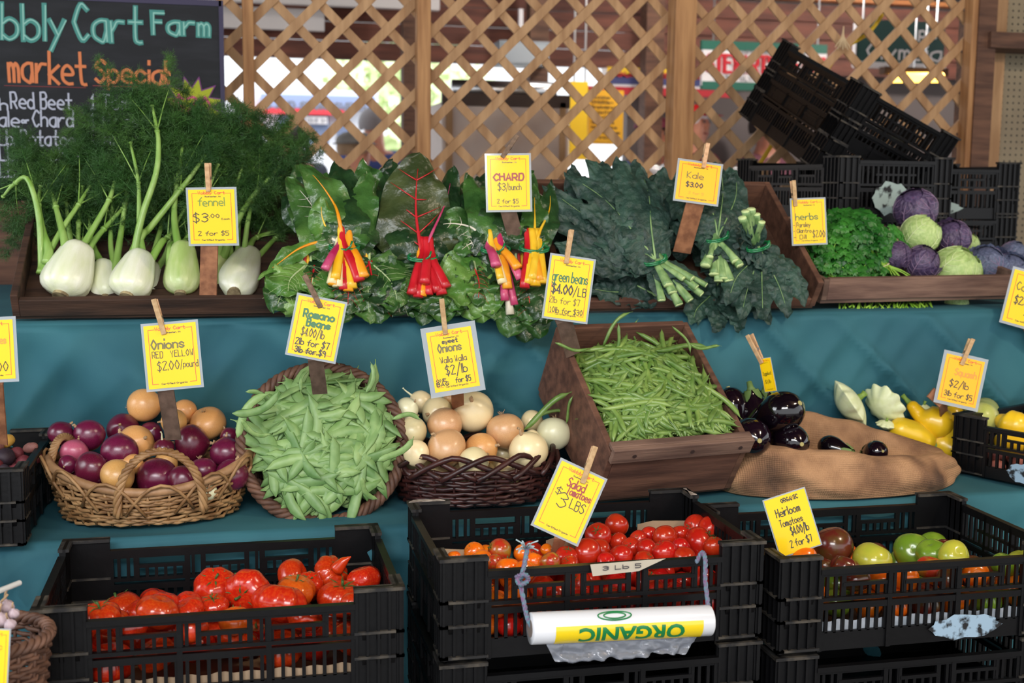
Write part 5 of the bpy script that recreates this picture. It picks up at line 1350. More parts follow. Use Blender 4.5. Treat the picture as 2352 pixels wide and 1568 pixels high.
cabbage('smooth green cabbage in the middle of the cabbage pile', 2114, 538, 45, 3.08, 'cgreen', 2)
cabbage('red cabbage just beside the middle green cabbage', 2188, 546, 40, 3.14, 'cred', 3, 1)
cabbage('red cabbage lying stalk up beside the parsley', 2058, 587, 34, 3.03, 'cred', 4, 0, True)
cabbage('small red cabbage with a ragged outer leaf near the front board', 2118, 602, 39, 3.02, 'cred', 5, 1)
cabbage('pale green cabbage resting at the front board', 2195, 624, 57, 3.02, 'cgreen', 6)
cabbage('pale green cabbage peeping out behind the stalk-up one', 2058, 545, 24, 3.16, 'cgreen', 7)
cabbage('bluish cabbage with spread outer leaves', 2266, 606, 42, 3.08, 'cblue', 8, 3)
cabbage('blue-grey cabbage at the end of the tray', 2318, 622, 40, 3.06, 'cblue', 9, 2)
cabbage('dark bluish cabbage behind the end of the tray', 2330, 588, 34, 3.18, 'cblue', 10, 2)
cabbage('green cabbage peeping out behind the bluish ones', 2225, 560, 24, 3.22, 'cgreen', 11)
cabbage('yellow-green cabbage seen below the front board of the herb tray', 2198, 694, 26, 3.00, 'cgreen', 12)

# ================================================================ eggplants
M['egg'] = mat('eggplant_skin', S(12, 6, 13), .1, S(24, 10, 22), 3, coat=.4, coatr=.05, spec=.5)
M['eggc'] = mat('eggplant_calyx', S(84, 112, 56), .6, S(112, 140, 76), 20, bump=.2)
M['scar'] = mat('blossom_scar', S(170, 160, 100), .6)
def eggplant(label, tip, base, r, v0, v1, fat=1.0):
    """tip: the blossom end, base: the stalk end"""
    a = at(tip[0], tip[1], v0); b = at(base[0], base[1], v1); L = (b - a).length; R = px2m(r, a)
    t = thing('eggplant', label, 'eggplant', a, zto(b - a, rf.uniform(0, 6)), 'eggplants on the burlap sack')
    q = MB(); pr = []
    for k in range(23):
        u = k / 22; s = sin(pi * min(1, u * .93 + .0)) ; rr = R * (max(.0, 1 - ((u - .36) / .40) ** 2) ** .5 if u < .36 else (.46 + .54 * (.5 + .5 * cos(pi * (u - .36) / .64))))
        if u < .36: rr = R * sqrt(max(0, 1 - ((.36 - u) / .36) ** 2))
        if u > .96: rr *= .75
        pr.append((max(rr, .0008), u * L))
    lathe(q, pr, 28); q.build('fruit', M['egg'], t, True)
    q = MB(); q.tube([(0, 0, -.0006), (0, 0, .0012)], [R * .12, R * .13], 10); q.build('blossom_scar', M['scar'], t)
    q = MB()
    for i in range(5):
        al = 2 * pi * i / 5; rows = []
        for k in range(5):
            w = k / 4; z = L * (1.0 - .26 * w); rad = R * (.40 + .32 * w) * 1.03 + .001
            hw = .55 * (1 - w) ** .7 + .02
            rows.append([(rad * cos(al + hw * e), rad * sin(al + hw * e), z) for e in (-1, -.5, 0, .5, 1)])
        q.grid(rows)
    q.tube([(0, 0, L * .97), (0, 0, L * 1.06), (R * .15, .0, L * 1.2)], [R * .36, R * .20, R * .17], 10)
    q.build('calyx', M['eggc'], t, True)
    return t
eggplant('largest glossy black eggplant lying across the top of the eggplants', (1838, 925), (1722, 985), 49, 2.50, 2.62)
eggplant('dark eggplant with a pale blossom scar beside the wooden box', (1745, 1012), (1690, 990), 46, 2.47, 2.62)
eggplant('glossy eggplant facing out at the mouth of the burlap sack', (1842, 1020), (1770, 1000), 41, 2.475, 2.62)
eggplant('tall eggplant standing behind the wooden box', (1672, 888), (1700, 1010), 36, 2.70, 2.66)
eggplant('eggplant with its green cap up beside the eggplant sign', (1745, 985), (1725, 895), 38, 2.66, 2.68)
eggplant('eggplant half hidden behind the edge-on sign', (1770, 985), (1758, 895), 30, 2.72, 2.75)
eggplant('small eggplant lying in the mouth of the sack, its cap toward the shopper', (1880, 1018), (1958, 1042), 27, 2.60, 2.53)
eggplant('small black eggplant deep in the mouth of the sack', (2028, 1036), (1985, 1040), 27, 2.56, 2.64)

# ================================================================ squash
M['patty'] = mat('pattypan_skin', S(214, 222, 170), .35, S(226, 232, 190), 4, coat=.2, coatr=.25)
M['ysq'] = mat('yellow_squash_skin', S(240, 190, 20), .3, S(244, 206, 50), 3, vary=.05, coat=.3, coatr=.2)
M['zuc'] = mat('striped_squash_skin', S(178, 188, 88), .35, S(206, 208, 130), 3, (9, 9, 1), coat=.25)
M['sqstem'] = mat('squash_stem', S(140, 168, 72), .6, S(108, 140, 56), 20)
def pattypan(label, px, py, r, v, axis):
    p = at(px, py, v); R = px2m(r, p); t = thing('pattypan_squash', label, 'squash', p, zto(axis), 'squash on the burlap'); q = MB()
    pr = [(.01, -.52), (.25, -.50), (.5, -.40), (.75, -.22), (.93, -.06), (1.0, .02), (.93, .10), (.75, .24), (.5, .36), (.25, .42), (.02, .43)]
    pts = crom([Vector((a, b, 0)) for a, b in pr], 3)
    lathe(q, [(max(.01, p_.x), p_.y) for p_ in pts], 60, lambda x, y, z, th, u: (x * (1 + .09 * cos(10 * th) * (x * x + y * y)), y * (1 + .09 * cos(10 * th) * (x * x + y * y)), z))
    q.build('fruit', M['patty'], t, True, scale=R)
    q = MB(); q.tube([(0, 0, .38), (.02, 0, .58), (.05, .02, .74)], [.17, .11, .14], 9); q.build('stem', M['sqstem'], t, True, scale=R)
    return t
pattypan('scalloped pale pattypan squash standing on edge at the back of the sack', 1952, 926, 57, 2.77, Vector((.75, -.25, .55)))
pattypan('scalloped pale pattypan squash beside the yellow crookneck', 2032, 930, 52, 2.78, Vector((.8, .35, .4)))
pattypan('pale pattypan squash mostly hidden behind the yellow crookneck', 2118, 938, 26, 2.82, Vector((.2, -.3, 1)))
pattypan('pale pattypan squash low behind the burlap', 2035, 975, 22, 2.74, Vector((0, -.2, 1)))
def ysquash(label, pts, rs, v0, v1, m='ysq', stem=True):
    P = A(pts, v0, v1); o = P[0]; t = thing('yellow_squash' if m == 'ysq' else 'striped_squash', label, 'squash', o, None, 'squash on the burlap')
    C = crom([p - o for p in P], 7); N = len(C); Rr = []
    for i in range(N):
        u = i / (N - 1) * (len(rs) - 1); k = min(int(u), len(rs) - 2); f = u - k; f = f * f * (3 - 2 * f); Rr.append(px2m(rs[k] * (1 - f) + rs[k + 1] * f, o))
    d0 = (C[0] - C[1]).normalized(); d1 = (C[-1] - C[-2]).normalized()
    C = [C[0] + d0 * Rr[0] * .8, C[0] + d0 * Rr[0] * .66, C[0] + d0 * Rr[0] * .38] + C + [C[-1] + d1 * Rr[-1] * .38, C[-1] + d1 * Rr[-1] * .66, C[-1] + d1 * Rr[-1] * .8]
    Rr = [Rr[0] * .12, Rr[0] * .52, Rr[0] * .84] + Rr + [Rr[-1] * .84, Rr[-1] * .52, Rr[-1] * .1]
    q = MB(); q.tube(C, Rr, 22); q.build('fruit', M[m], t, True)
    if stem:
        q = MB(); q.tube([C[-1] - d1 * .004, C[-1] + d1 * .012, C[-1] + d1 * .024], [Rr[-3] * .62, Rr[-3] * .42, Rr[-3] * .5], 9); q.build('stem', M['sqstem'], t, True)
    return t
ysquash('yellow crookneck squash with its green neck toward the pattypans', [(2160, 972), (2120, 958), (2095, 932)], [38, 34, 17, 14], 2.72, 2.76)
ysquash('yellow squash slanting out from under the crookneck', [(2065, 985), (2100, 998), (2128, 1012)], [29, 31, 27], 2.735, 2.72)
ysquash('yellow squash lying across the burlap corner by the squash crate', [(2195, 1000), (2165, 990), (2140, 985)], [27, 30, 24], 2.715, 2.74)
ysquash('yellow squash standing behind the crookneck', [(2214, 1000), (2200, 975), (2188, 945)], [28, 30, 22], 2.77, 2.79)
ysquash('yellow squash with its blossom end over the burlap edge', [(2190, 1032), (2165, 1020), (2140, 1000)], [26, 30, 26], 2.70, 2.74)
ysquash('yellow squash wedged between the burlap and the squash crate', [(2214, 1080), (2218, 1050), (2208, 1020)], [16, 20, 18], 2.70, 2.74)
ysquash('yellow squash showing low under the burlap edge', [(2200, 1108), (2220, 1102), (2230, 1085)], [12, 13, 12], 2.66, 2.7)
ysquash('round pale striped squash with its blossom end facing out', [(2254, 962), (2256, 955), (2262, 945)], [38, 40, 34], 2.70, 2.80, 'zuc')
ysquash('pale striped squash behind the sign of the squash', [(2215, 952), (2212, 945), (2210, 935)], [24, 24, 18], 2.80, 2.86, 'zuc')
ysquash('yellow squash at the far end of the squash crate', [(2340, 978), (2318, 974), (2300, 966)], [32, 34, 18], 2.62, 2.66)
ysquash('yellow squash low in the squash crate behind the slats', [(2300, 1012), (2330, 1020), (2350, 1018)], [20, 22, 20], 2.60, 2.60)
# ================================================================ potatoes and garlic
for k, (c, c2) in enumerate(((S(210, 164, 74), S(188, 140, 60)), (S(104, 34, 46), S(128, 56, 62)), (S(40, 28, 40), S(60, 44, 54)), (S(216, 140, 128), S(200, 120, 110)), (S(120, 74, 72), S(150, 100, 88)))):
    M['pot%d' % k] = mat(('yellow', 'red', 'purple', 'pink', 'rosy')[k] + '_potato_skin', c, .6, c2, 14, bump=.2, bscale=60)
PM = {}
def potato(d, k, label, group):
    i = RN.randrange(3)
    if (k, i) not in PM:
        q = MB(); lathe(q, [(max(.01, sin(pi * j / 14)) * (.86 - .08 * i), -cos(pi * j / 14) * (1.0 + .12 * i)) for j in range(15)], 20, lambda x, y, z, th, t: (x * (1 + .1 * nz((x, y, z), 1.6, i * 5 + 1)), y * (1 + .12 * nz((x, y, z), 1.7, i * 7)), z + .1 * nz((x, y, z), 1.4, i)))
        PM[(k, i)] = q.mesh('potato', [M['pot%d' % k]], True)
    o = put('potato', PM[(k, i)], None, d['p'], zto(Vector((RN.uniform(-1, 1), RN.uniform(-1, 1), RN.uniform(-.4, .4)))), d['R']); return tag(o, label, 'potato', group)
it = items([(15, 1013, 19, 0), (12, 1050, 24, 2), (40, 1040, 16, 1), (70, 1028, 18, 4), (55, 1062, 20, 1), (38, 1075, 16, 1), (10, 1080, 16, 2), (28, 1095, 14, 0), (60, 1090, 16, 4), (85, 1050, 14, 1), (-10, 1025, 20, 4), (-15, 1068, 22, 1)], 2.62, 1060, .0009)
relax(it, 60, .9, 2.47, 2.79)
for d in it: d['kind_label'] = {0: 'small yellow potato', 1: 'small red potato', 2: 'dark purple potato', 4: 'rosy potato'}[d['k']]
rowlabels(it, '', 'the potato crate', 3, ['back', 'middle', 'front'])
for d in it: potato(d, d['k'], d['label'], 'potatoes in the black crate')
bpy.context.view_layer.update()
def fill_crate(c, it, x0, x1, y0, y1, z0, z1, R, n, seed):
    r = random.Random(seed); out = []; Mx = c.matrix_world
    for _ in range(n * 60):
        rr = R * r.uniform(.8, 1.2); p = Mx @ Vector((r.uniform(x0, x1), r.uniform(y0, y1), r.uniform(z0, z1)))
        if all((p - d['p']).length > (d['R'] + rr) * .9 for d in it + out):
            out.append(dict(p=p, R=rr))
            if len(out) >= n: break
    return out
for j, d in enumerate(fill_crate(potato_crate, it, -.24, .26, -.15, .16, .04, .11, .026, 60, 4)): potato(d, (0, 1, 2, 1, 4)[j % 5], 'small potato of the loose fill in the potato crate', 'loose fill of the potato crate')
it = items([(2330, 1045, 24, 3), (2350, 1062, 22, 3), (2345, 1085, 22, 3), (2300, 1040, 18, 3), (2290, 1070, 18, 3), (2320, 1110, 18, 3), (2280, 1045, 16, 3)], 2.62, 1060, .0006)
relax(it, 60, .9, 2.53)
rowlabels(it, 'pink potato', 'the squash crate', 2, ['upper', 'lower'])
for d in it: potato(d, 3, d['label'], 'pink potatoes in the squash crate')
for d in fill_crate(squash_crate, it, -.12, .26, -.15, .14, .04, .12, .030, 40, 6): potato(d, 3, 'pink potato of the loose fill in the squash crate', 'loose fill of the squash crate')
M['garlic'] = mat('garlic_skin', S(214, 200, 200), .55, S(150, 116, 134), 5, (9, 9, 2), bump=.1, coat=.1)
it = items([(14, 1395, 20, 0), (2, 1425, 20, 0), (32, 1410, 14, 0), (-14, 1398, 20, 0), (24, 1435, 15, 0)], 1.90, 1410, .001)
relax(it, 60, .92)
for k, d in enumerate(it):
    t = thing('garlic', ['garlic bulb on top in the small brown basket', 'garlic bulb at the front of the small brown basket', 'garlic bulb near the crate-side edge of the small brown basket', 'garlic bulb at the frame-side edge of the small brown basket', 'garlic bulb low at the crate side of the small brown basket'][k], 'garlic', d['p'], zto(Vector((RN.uniform(-1, 1), -.3, 1))), 'garlic in the basket')
    q = MB(); lathe(q, [(max(.01, (sin(pi * min(1, u * 1.08)) ** .8) if u < .78 else .25 * (1 - u) / .22 + .16), -1 + 2.4 * u) for u in [i / 16 for i in range(17)]], 30, lambda x, y, z, th, tt: (x * (1 + .08 * cos(7 * th)), y * (1 + .08 * cos(7 * th)), z)); q.build('bulb', M['garlic'], t, True, scale=d['R'] * .9)
    q = MB(); q.tube([(0, 0, 1.3), (.1, 0, 2.0), (.3, .1, 2.6)], [.17, .14, .15], 8); q.build('stem', M['dry'], t, True, scale=d['R'] * .9)
a = at(-30, 1368, 1.86); b = at(45, 1338, 1.93); q = MB(); q.tube([a, b], .0042, 10); tag(q.build('white_stick', mat('white_plastic_rod', S(214, 214, 210), .4)), 'thin white rod leaning over the garlic basket', 'rod')

# ================================================================ bag roll hung on ropes
M['white'] = mat('white_film', S(222, 224, 228), .18, coat=.8, coatr=.08)
M['rolly'] = mat('yellow_print', S(238, 206, 20), .25, coat=.8, coatr=.1)
M['rollg'] = mat('green_print', S(16, 122, 62), .3, coat=.6)
V_R = 1.925
r0 = at(1218, 1443, V_R); r1 = at(1630, 1424, V_R + .006); RL = (r1 - r0).length; RRd = px2m(37, r0)
roll = thing('bag_roll', 'roll of produce bags with upside-down green ORGANIC lettering, tied to the crate', 'bags', r0, Matrix(((r1 - r0).normalized(), (r1 - r0).normalized().cross(Vector((0, 0, 1))) * -1, Vector((0, 0, 1)))).transposed())
ax = (r1 - r0).normalized(); yb = Vector((0, 0, 1)).cross(ax).normalized(); zb = ax.cross(yb)
roll.matrix_world = Matrix.Translation(r0) @ Matrix((ax, yb, zb)).transposed().to_4x4()
q = MB(); q.tube([(0, 0, 0), (.002, 0, 0), (RL - .002, 0, 0), (RL, 0, 0)], [RRd * .97, RRd, RRd, RRd * .97], 40); q.build('film_roll', M['white'], roll, True)
q = MB(); q.tube([(-.001, 0, 0), (.01, 0, 0)], [RRd * .55, RRd * .55], 20); q.build('cardboard_core', mat('grey_core', S(120, 108, 100), .8), roll)
def band(x0, x1, a0, a1, rad, m, nm):
    q = MB(); q.grid([[(x0 + (x1 - x0) * i / 12, -rad * cos(a0 + (a1 - a0) * j / 16), rad * sin(a0 + (a1 - a0) * j / 16)) for j in range(17)] for i in range(13)]); q.build(nm, m, roll, True)
band(RL * .115, RL * .93, -1.0, .38, RRd + .0005, M['rolly'], 'yellow_label')
cu = bpy.data.curves.new('t', 'FONT'); cu.body = 'ORGANIC'; cu.size = 1; cu.offset = .034; cu.resolution_u = 3
tmp = bpy.data.objects.new('t', cu); COL.objects.link(tmp); bpy.context.view_layer.update()
me = bpy.data.meshes.new_from_object(tmp); bpy.data.objects.remove(tmp, do_unlink=True)
bm = bmesh.new(); bm.from_mesh(me)
for k in range(1, 12): bmesh.ops.bisect_plane(bm, geom=bm.verts[:] + bm.edges[:] + bm.faces[:], plane_co=(0, k * .065, 0), plane_no=(0, 1, 0))
xs = [v.co.x for v in bm.verts]; ys = [v.co.y for v in bm.verts]; wx, hy = max(xs) - min(xs), max(ys) - min(ys)
TWd = RL * .585
for v in bm.verts:
    u = (v.co.x - min(xs)) / wx; w = (v.co.y - min(ys)) / hy
    x = RL * .825 - u * TWd; an = .02 - .0 + (.5 - w) * 1.02 - .28
    rad = RRd + .0011; v.co = Vector((x, -rad * cos(an), rad * sin(an)))
bm.to_mesh(me); bm.free(); me.materials.clear(); me.materials.append(M['rollg']); me.name = 'lettering'; put('lettering', me, roll)
q = MB()
for rad, x0 in ((.020, RL * .44), (.013, RL * .44)):
    P = []
    for i in range(25):
        a = 2 * pi * i / 24; xx = x0 + rad * 1.5 * cos(a); an = .95 + rad * sin(a) * 16; P.append((xx, -(RRd + .0008) * cos(an), (RRd + .0008) * sin(an)))
    q.tube(P, .0014, 5, False)
q.build('green_seal', M['rollg'], roll, True)
film = mat('clear_film', S(190, 196, 210), .12, alpha=.34, coat=1.0, spec=1.0, bump=.9, bscale=70, bdist=.006)
q = MB(); rows = []
for i in range(50):
    u = i / 49; x = RL * (.08 + .86 * u) + .006 * sin(u * 5); row = []
    for j in range(8):
        w = j / 7; row.append((x + .02 * (u - .4) * -w * 2, -RRd * .35 - .006 * w + .016 * nz((u * 14, w * 3, 1)) * (w + .2), -RRd * .9 - w * (.030 + .012 * nz((u * 3, 0, 5)))))
    rows.append(row)
q.grid(rows); q.build('loose_bag', film, roll, True)
M['rope'] = mat('blue_grey_rope', S(88, 132, 142), .8, S(120, 84, 120), 160, bump=.4, bscale=300)
def rope(pts, r=.0042): 
    q = MB()
    C = crom(pts, 8); 
    for s in range(3):
        q.tube([p + Vector((cos(i * .9 + s * 2.09), 0, sin(i * .9 + s * 2.09))) * r * .45 for i, p in enumerate(C)], r * .68, 6)
    return q
o0 = r0
def local(P): return [roll.matrix_world.inverted() @ p for p in P]
bpy.context.view_layer.update()
q = rope(local([at(1212, 1255, 1.985), at(1204, 1300, 1.972), at(1196, 1335, 1.962), at(1204, 1385, 1.95), at(1212, 1420, 1.93), r0 + ax * .004])); q.build('rope', M['rope'], roll, True)
q = rope(local([at(1185, 1325, 1.962), at(1205, 1318, 1.952), at(1213, 1332, 1.956), at(1195, 1343, 1.95), at(1188, 1330, 1.955), at(1204, 1322, 1.962)])); q.build('rope_knot', M['rope'], roll, True)
q = MB()
for k in range(16):
    a = at(1207, 1262, 1.985); b = at(1207 + RN.uniform(-26, 30), 1250 + RN.uniform(-12, 18), 1.97 + RN.uniform(-.02, .02)); q.tube(local([a, a.lerp(b, .5) + Vector((0, 0, .004)), b]), .0012, 4)
q.build('frayed_end', mat('frayed_rope', S(170, 190, 196), .8), roll, True)
q = rope(local([at(1600, 1290, 1.975), at(1612, 1268, 1.985), at(1620, 1285, 1.97), at(1620, 1330, 1.958), at(1626, 1385, 1.945), at(1629, 1410, 1.93), r1 - ax * .004])); q.build('rope', M['rope'], roll, True)
# ================================================================ price signs
M['card'] = mat('yellow_card', S(252, 208, 4), .5, coat=.35, coatr=.10, spec=.3)
M['cardo'] = mat('orange_yellow_card', S(252, 188, 14), .5, coat=.45, coatr=.12, spec=.3)
M['lam'] = mat('laminate_border', S(186, 194, 200), .12, alpha=.55, coat=.6)
INK = {'r': mat('red_print', S(222, 70, 26), .4, coat=.6), 'k': mat('black_marker', S(24, 22, 20), .4, coat=.6), 'g': mat('green_marker', S(24, 104, 44), .4, coat=.6), 'o': mat('olive_marker', S(104, 96, 24), .4, coat=.6), 'd': mat('dark_red_marker', S(150, 34, 20), .4, coat=.6), 'y': mat('faded_green_marker', S(110, 140, 30), .4, coat=.6), 'f': mat('faded_orange_marker', S(232, 150, 30), .4, coat=.6)}
rs_ = random.Random(2)
def sign(label, cor, v, lines, pin=None, stake=None, yaw=-8, back=8, old=False, paper='card', margin=.045, frame=True, grey=False, name='price_sign', nrm=None, curl=0):
    cx = sum(c[0] for c in cor) / 4; cy = sum(c[1] for c in cor) / 4; c0 = at(cx, cy, v)
    n = Vector(nrm).normalized() if nrm else rotm(0, 0, yaw) @ rotm(-back, 0, 0) @ Vector((0, -1, 0))
    E = Vector((0, 0, EYE)); P = []
    for x, y in cor:
        d = ray(x, y); P.append(E + d * ((c0 - E).dot(n) / d.dot(n)))
    ex = ((P[1] - P[0]) + (P[2] - P[3])).normalized(); ey = ((P[0] - P[3]) + (P[1] - P[2])); ey = (ey - ex * ey.dot(ex)).normalized()
    w = ((P[1] - P[0]).length + (P[2] - P[3]).length) / 2; h = ((P[0] - P[3]).length + (P[1] - P[2]).length) / 2
    nn = ex.cross(ey)
    R = Matrix((ex, ey, nn)).transposed()
    t = thing(name, label, 'sign', c0, R, 'yellow price signs')
    q = MB(); q.box((0, 0, 0), (w, h, .0008)); card = q.build('card', M['lam'], t)
    mg = margin * w
    q = MB(); q.box((0, 0, .0007), (w - 2 * mg, h - 2 * mg, .0008)); q.build('yellow_paper', M[paper], card)
    W2, H2 = w - 2 * mg, h - 2 * mg
    by = {}
    def add(col, pls, sw, ox, oy): by.setdefault(col, MB()); ink(by[col], pls, (ox, oy, .0013), (1, 0, 0), (0, 1, 0), (0, 0, 1), sw, .0001)
    if frame:
        a, b, l = W2 * .42, H2 * .43, W2 * .12
        add('r', [[(-a + l, b), (-a, b), (-a, -b), (-a + l, -b)], [(a - l, b), (a, b), (a, -b), (a - l, -b)]], W2 * .011, 0, 0)
        add('r', strokes('Wobbly Cart', W2 * .58, H2 * .050), W2 * .012, -W2 * .29, H2 * .415)
        add('k', strokes('Rochester, WA', W2 * .34, H2 * .022), W2 * .007, -W2 * .14, H2 * .36)
        add('k', strokes('Certified Organic', W2 * .5, H2 * .026), W2 * .007, -W2 * .25, -H2 * .445)
    for (col, x0, x1, y, cap, txt, sw) in lines:
        add(col, strokes(txt, (x1 - x0) * W2, cap * H2, rs_, .25), sw * W2, (x0 - .5) * W2, (.5 - y) * H2)
    for col, mb in by.items(): mb.build('lettering', INK[col], card)
    Ri = R.transposed()
    if pin:
        a = at(pin[0][0], pin[0][1], v); b = at(pin[1][0], pin[1][1], v)
        def onp(x, y): d = ray(x, y); return Ri @ (E + d * ((c0 - E).dot(n) / d.dot(n)) - c0)
        a, b = onp(*pin[0]), onp(*pin[1]); d = (b - a).normalized()
        m = M['pindark'] if old else M['pin']
        cp = bpy.data.objects.new('clothespin', None); COL.objects.link(cp); cp.parent = t
        for s in (1, -1):
            q = MB(); q.bar(a + Vector((0, 0, s * .0085 + .002)), b + Vector((0, 0, s * .0022 + .0015 * (s > 0))), .0105, .0048, up=(0, 0, 1)); bevel(q.build('prong', m, cp), .0012)
        mpt = a.lerp(b, .52); sd = d.cross(Vector((0, 0, 1))); q = MB()
        for k in (-1, 0, 1): q.tube([mpt + d * .0022 * k + sd * .006 * cos(x) + Vector((0, 0, .008 * sin(x))) for x in [2 * pi * i / 14 for i in range(15)]], .0007, 5, False)
        q.build('spring', M['steel'], cp, True)
    if stake:
        (x0, y0), (x1, y1), wd, v1 = stake
        a = Ri @ (at(x0, y0, v) - c0); a.z = -.006; b = Ri @ (at(x1, y1, v1) - c0)
        up = (a - b); up.z = 0; up.normalize(); a2 = a + up * px2m(38, c0); hw = px2m(wd, c0) / 2; sx = Vector((up.y, -up.x, 0))
        q = MB(); q.grid([[P_ + sx * s_ * hw + Vector((0, 0, dz)) for s_, dz in ((-1, 0), (1, 0), (1, -.006), (-1, -.006))] for P_ in (a2, a, b)], False, True); q.poly([a2 + sx * s_ * hw + Vector((0, 0, dz)) for s_, dz in ((-1, 0), (1, 0), (1, -.006), (-1, -.006))])
        q.build('stake', M['stakegrey'] if grey else M['stake'], t)
    return t
sign('yellow price sign reading fennel $3.00', [(430, 430), (543, 430), (549, 563), (430, 566)], 2.835, [('y', .2, .78, .30, .15, 'fennel', .022), ('k', .08, .40, .60, .16, '$3', .02), ('k', .44, .66, .52, .07, '.00', .014), ('k', .7, .88, .56, .03, 'Each', .008), ('k', .18, .84, .85, .08, '2 for $5', .014)], ((478, 374), (480, 440)), ((477, 566), (477, 690), 40, 2.865), back=-1, yaw=-16)
sign('yellow price sign reading CHARD $3 bunch', [(1112, 352), (1216, 352), (1226, 485), (1118, 488)], 2.82, [('d', .14, .86, .46, .12, 'CHARD', .040), ('k', .24, .42, .64, .13, '$3', .018), ('k', .44, .80, .64, .12, '/bunch', .014), ('k', .22, .72, .88, .075, '2 for $5', .014)], ((1188, 312), (1153, 362)), ((1168, 486), (1200, 605), 36, 2.86), old=True, grey=True)
sign('yellow-orange price sign reading Kale $3.00', [(1558, 368), (1660, 372), (1650, 480), (1545, 455)], 2.80, [('o', .22, .62, .42, .16, 'Kale', .018), ('k', .22, .62, .64, .12, '$3.00', .022), ('f', .3, .66, .82, .06, '2 for 5', .010)], ((1624, 330), (1615, 386)), ((1597, 468), (1566, 580), 42, 2.86), paper='cardo')
sign('yellow price sign reading herbs, parsley, cilantro, dill', [(1795, 460), (1875, 458), (1922, 556), (1838, 560)], 2.93, [('g', .10, .78, .46, .15, 'herbs', .026), ('k', .02, .54, .62, .10, '- Parsley', .016), ('k', .02, .56, .75, .09, '- Cilantro', .015), ('k', .02, .40, .89, .09, '- Dill', .016), ('k', .60, .98, .86, .15, '$2.00', .018)], ((1820, 415), (1826, 474)), None)
sign('yellow price sign reading green beans $4.00 a pound', [(1262, 580), (1366, 595), (1352, 745), (1246, 730)], 2.545, [('g', .08, .92, .40, .17, 'green beans', .026), ('k', .10, .60, .60, .15, '$4.00', .030), ('k', .62, .92, .60, .13, '/LB', .02), ('k', .08, .80, .76, .10, '2lb for $7', .012), ('k', .12, .90, .915, .09, '10lb for $30', .015)], ((1312, 528), (1300, 606)), ((1296, 738), (1318, 815), 38, 2.60), grey=True)
sign('yellow price sign reading Onions red and yellow', [(318, 745), (450, 733), (473, 888), (342, 900)], 2.52, [('o', .12, .74, .38, .15, 'Onions', .030), ('k', .12, .90, .52, .10, 'RED & YELLOW', .012), ('k', .20, .62, .72, .14, '$2.00', .014), ('k', .64, .98, .70, .11, '/pound', .012)], ((355, 687), (378, 768)), ((380, 895), (398, 1010), 37, 2.58), grey=True)
sign('yellow price sign reading Romano Beans', [(682, 670), (797, 695), (772, 835), (655, 815)], 2.48, [('g', .18, .84, .34, .13, 'Romano', .040), ('g', .28, .78, .48, .12, 'Beans', .040), ('k', .20, .70, .66, .14, '$4.00/lb', .016), ('k', .12, .84, .82, .11, '2lb for $7', .020), ('k', .14, .8, .955, .10, '3lb for $9', .022)], ((700, 632), (737, 706)), ((725, 828), (735, 905), 35, 2.545), old=True, grey=True)
sign('yellow price sign reading sweet Onions Walla Walla', [(966, 755), (1092, 735), (1114, 895), (990, 915)], 2.50, [('k', .32, .66, .22, .07, 'sweet', .020), ('o', .20, .72, .36, .14, 'Onions', .030), ('k', .22, .80, .54, .10, 'Walla Walla', .014), ('k', .30, .78, .74, .15, '$2/lb', .020), ('k', .06, .28, .84, .05, 'ONE', .016), ('k', .06, .32, .91, .06, 'BAG', .018), ('k', .48, .82, .89, .09, 'for $5', .018)], ((1014, 686), (1023, 768)), ((1050, 890), (1052, 940), 30, 2.66), margin=.09)
sign('yellow price sign reading Salad Tomatoes $3 a pound', [(1292, 1050), (1393, 1100), (1330, 1255), (1215, 1205)], 2.13, [('d', .30, .70, .30, .13, 'Salad', .026), ('d', .36, .90, .40, .11, 'Tomatoes', .024), ('k', .14, .26, .46, .10, '$', .016), ('k', .26, .46, .62, .22, '3', .020), ('k', .54, .86, .58, .14, 'LBS', .018)], ((1366, 1025), (1337, 1110)), ((1285, 1238), (1270, 1300), 26, 2.17), back=14)
sign('plain yellow sign reading Organic Heirloom Tomatoes', [(1742, 1152), (1842, 1120), (1895, 1248), (1800, 1280)], 2.12, [('k', .38, .80, .12, .07, 'ORGANIC', .020), ('k', .18, .76, .34, .14, 'Heirloom', .022), ('k', .20, .76, .52, .12, 'Tomatoes', .018), ('k', .40, .84, .70, .14, '$4.00/lb', .020), ('k', .30, .84, .90, .12, '2 for $7', .020)], None, None, frame=False, margin=.03)
sign('narrow yellow sign turned edge-on above the eggplants', [(1735, 825), (1763, 822), (1792, 895), (1764, 900)], 2.60, [('o', .15, .85, .5, .1, 'Eggplant', .03), ('k', .2, .7, .75, .1, '$3/lb', .02)], ((1722, 768), (1752, 834)), None, nrm=(-.86, -.5, -.05), grey=True)
sign('glaring yellow sign reading squash $2 a pound', [(2180, 805), (2281, 830), (2235, 942), (2133, 920)], 2.63, [('f', .30, .86, .40, .14, 'Squash', .030), ('k', .22, .72, .66, .14, '$2/lb', .020), ('k', .14, .86, .87, .11, '3lb for $5', .018)], ((2231, 778), (2207, 838)), ((2168, 925), (2172, 975), 26, 2.76), paper='cardo', margin=.07, old=False)
sign('yellow price sign cut off by the frame above the potato crate', [(-92, 730), (33, 728), (47, 873), (-78, 885)], 2.46, [('f', .3, .84, .40, .13, 'Potatoes', .026), ('k', .35, .86, .86, .16, '$4.00', .016)], None, ((-10, 880), (0, 1020), 34, 2.54), margin=.06)
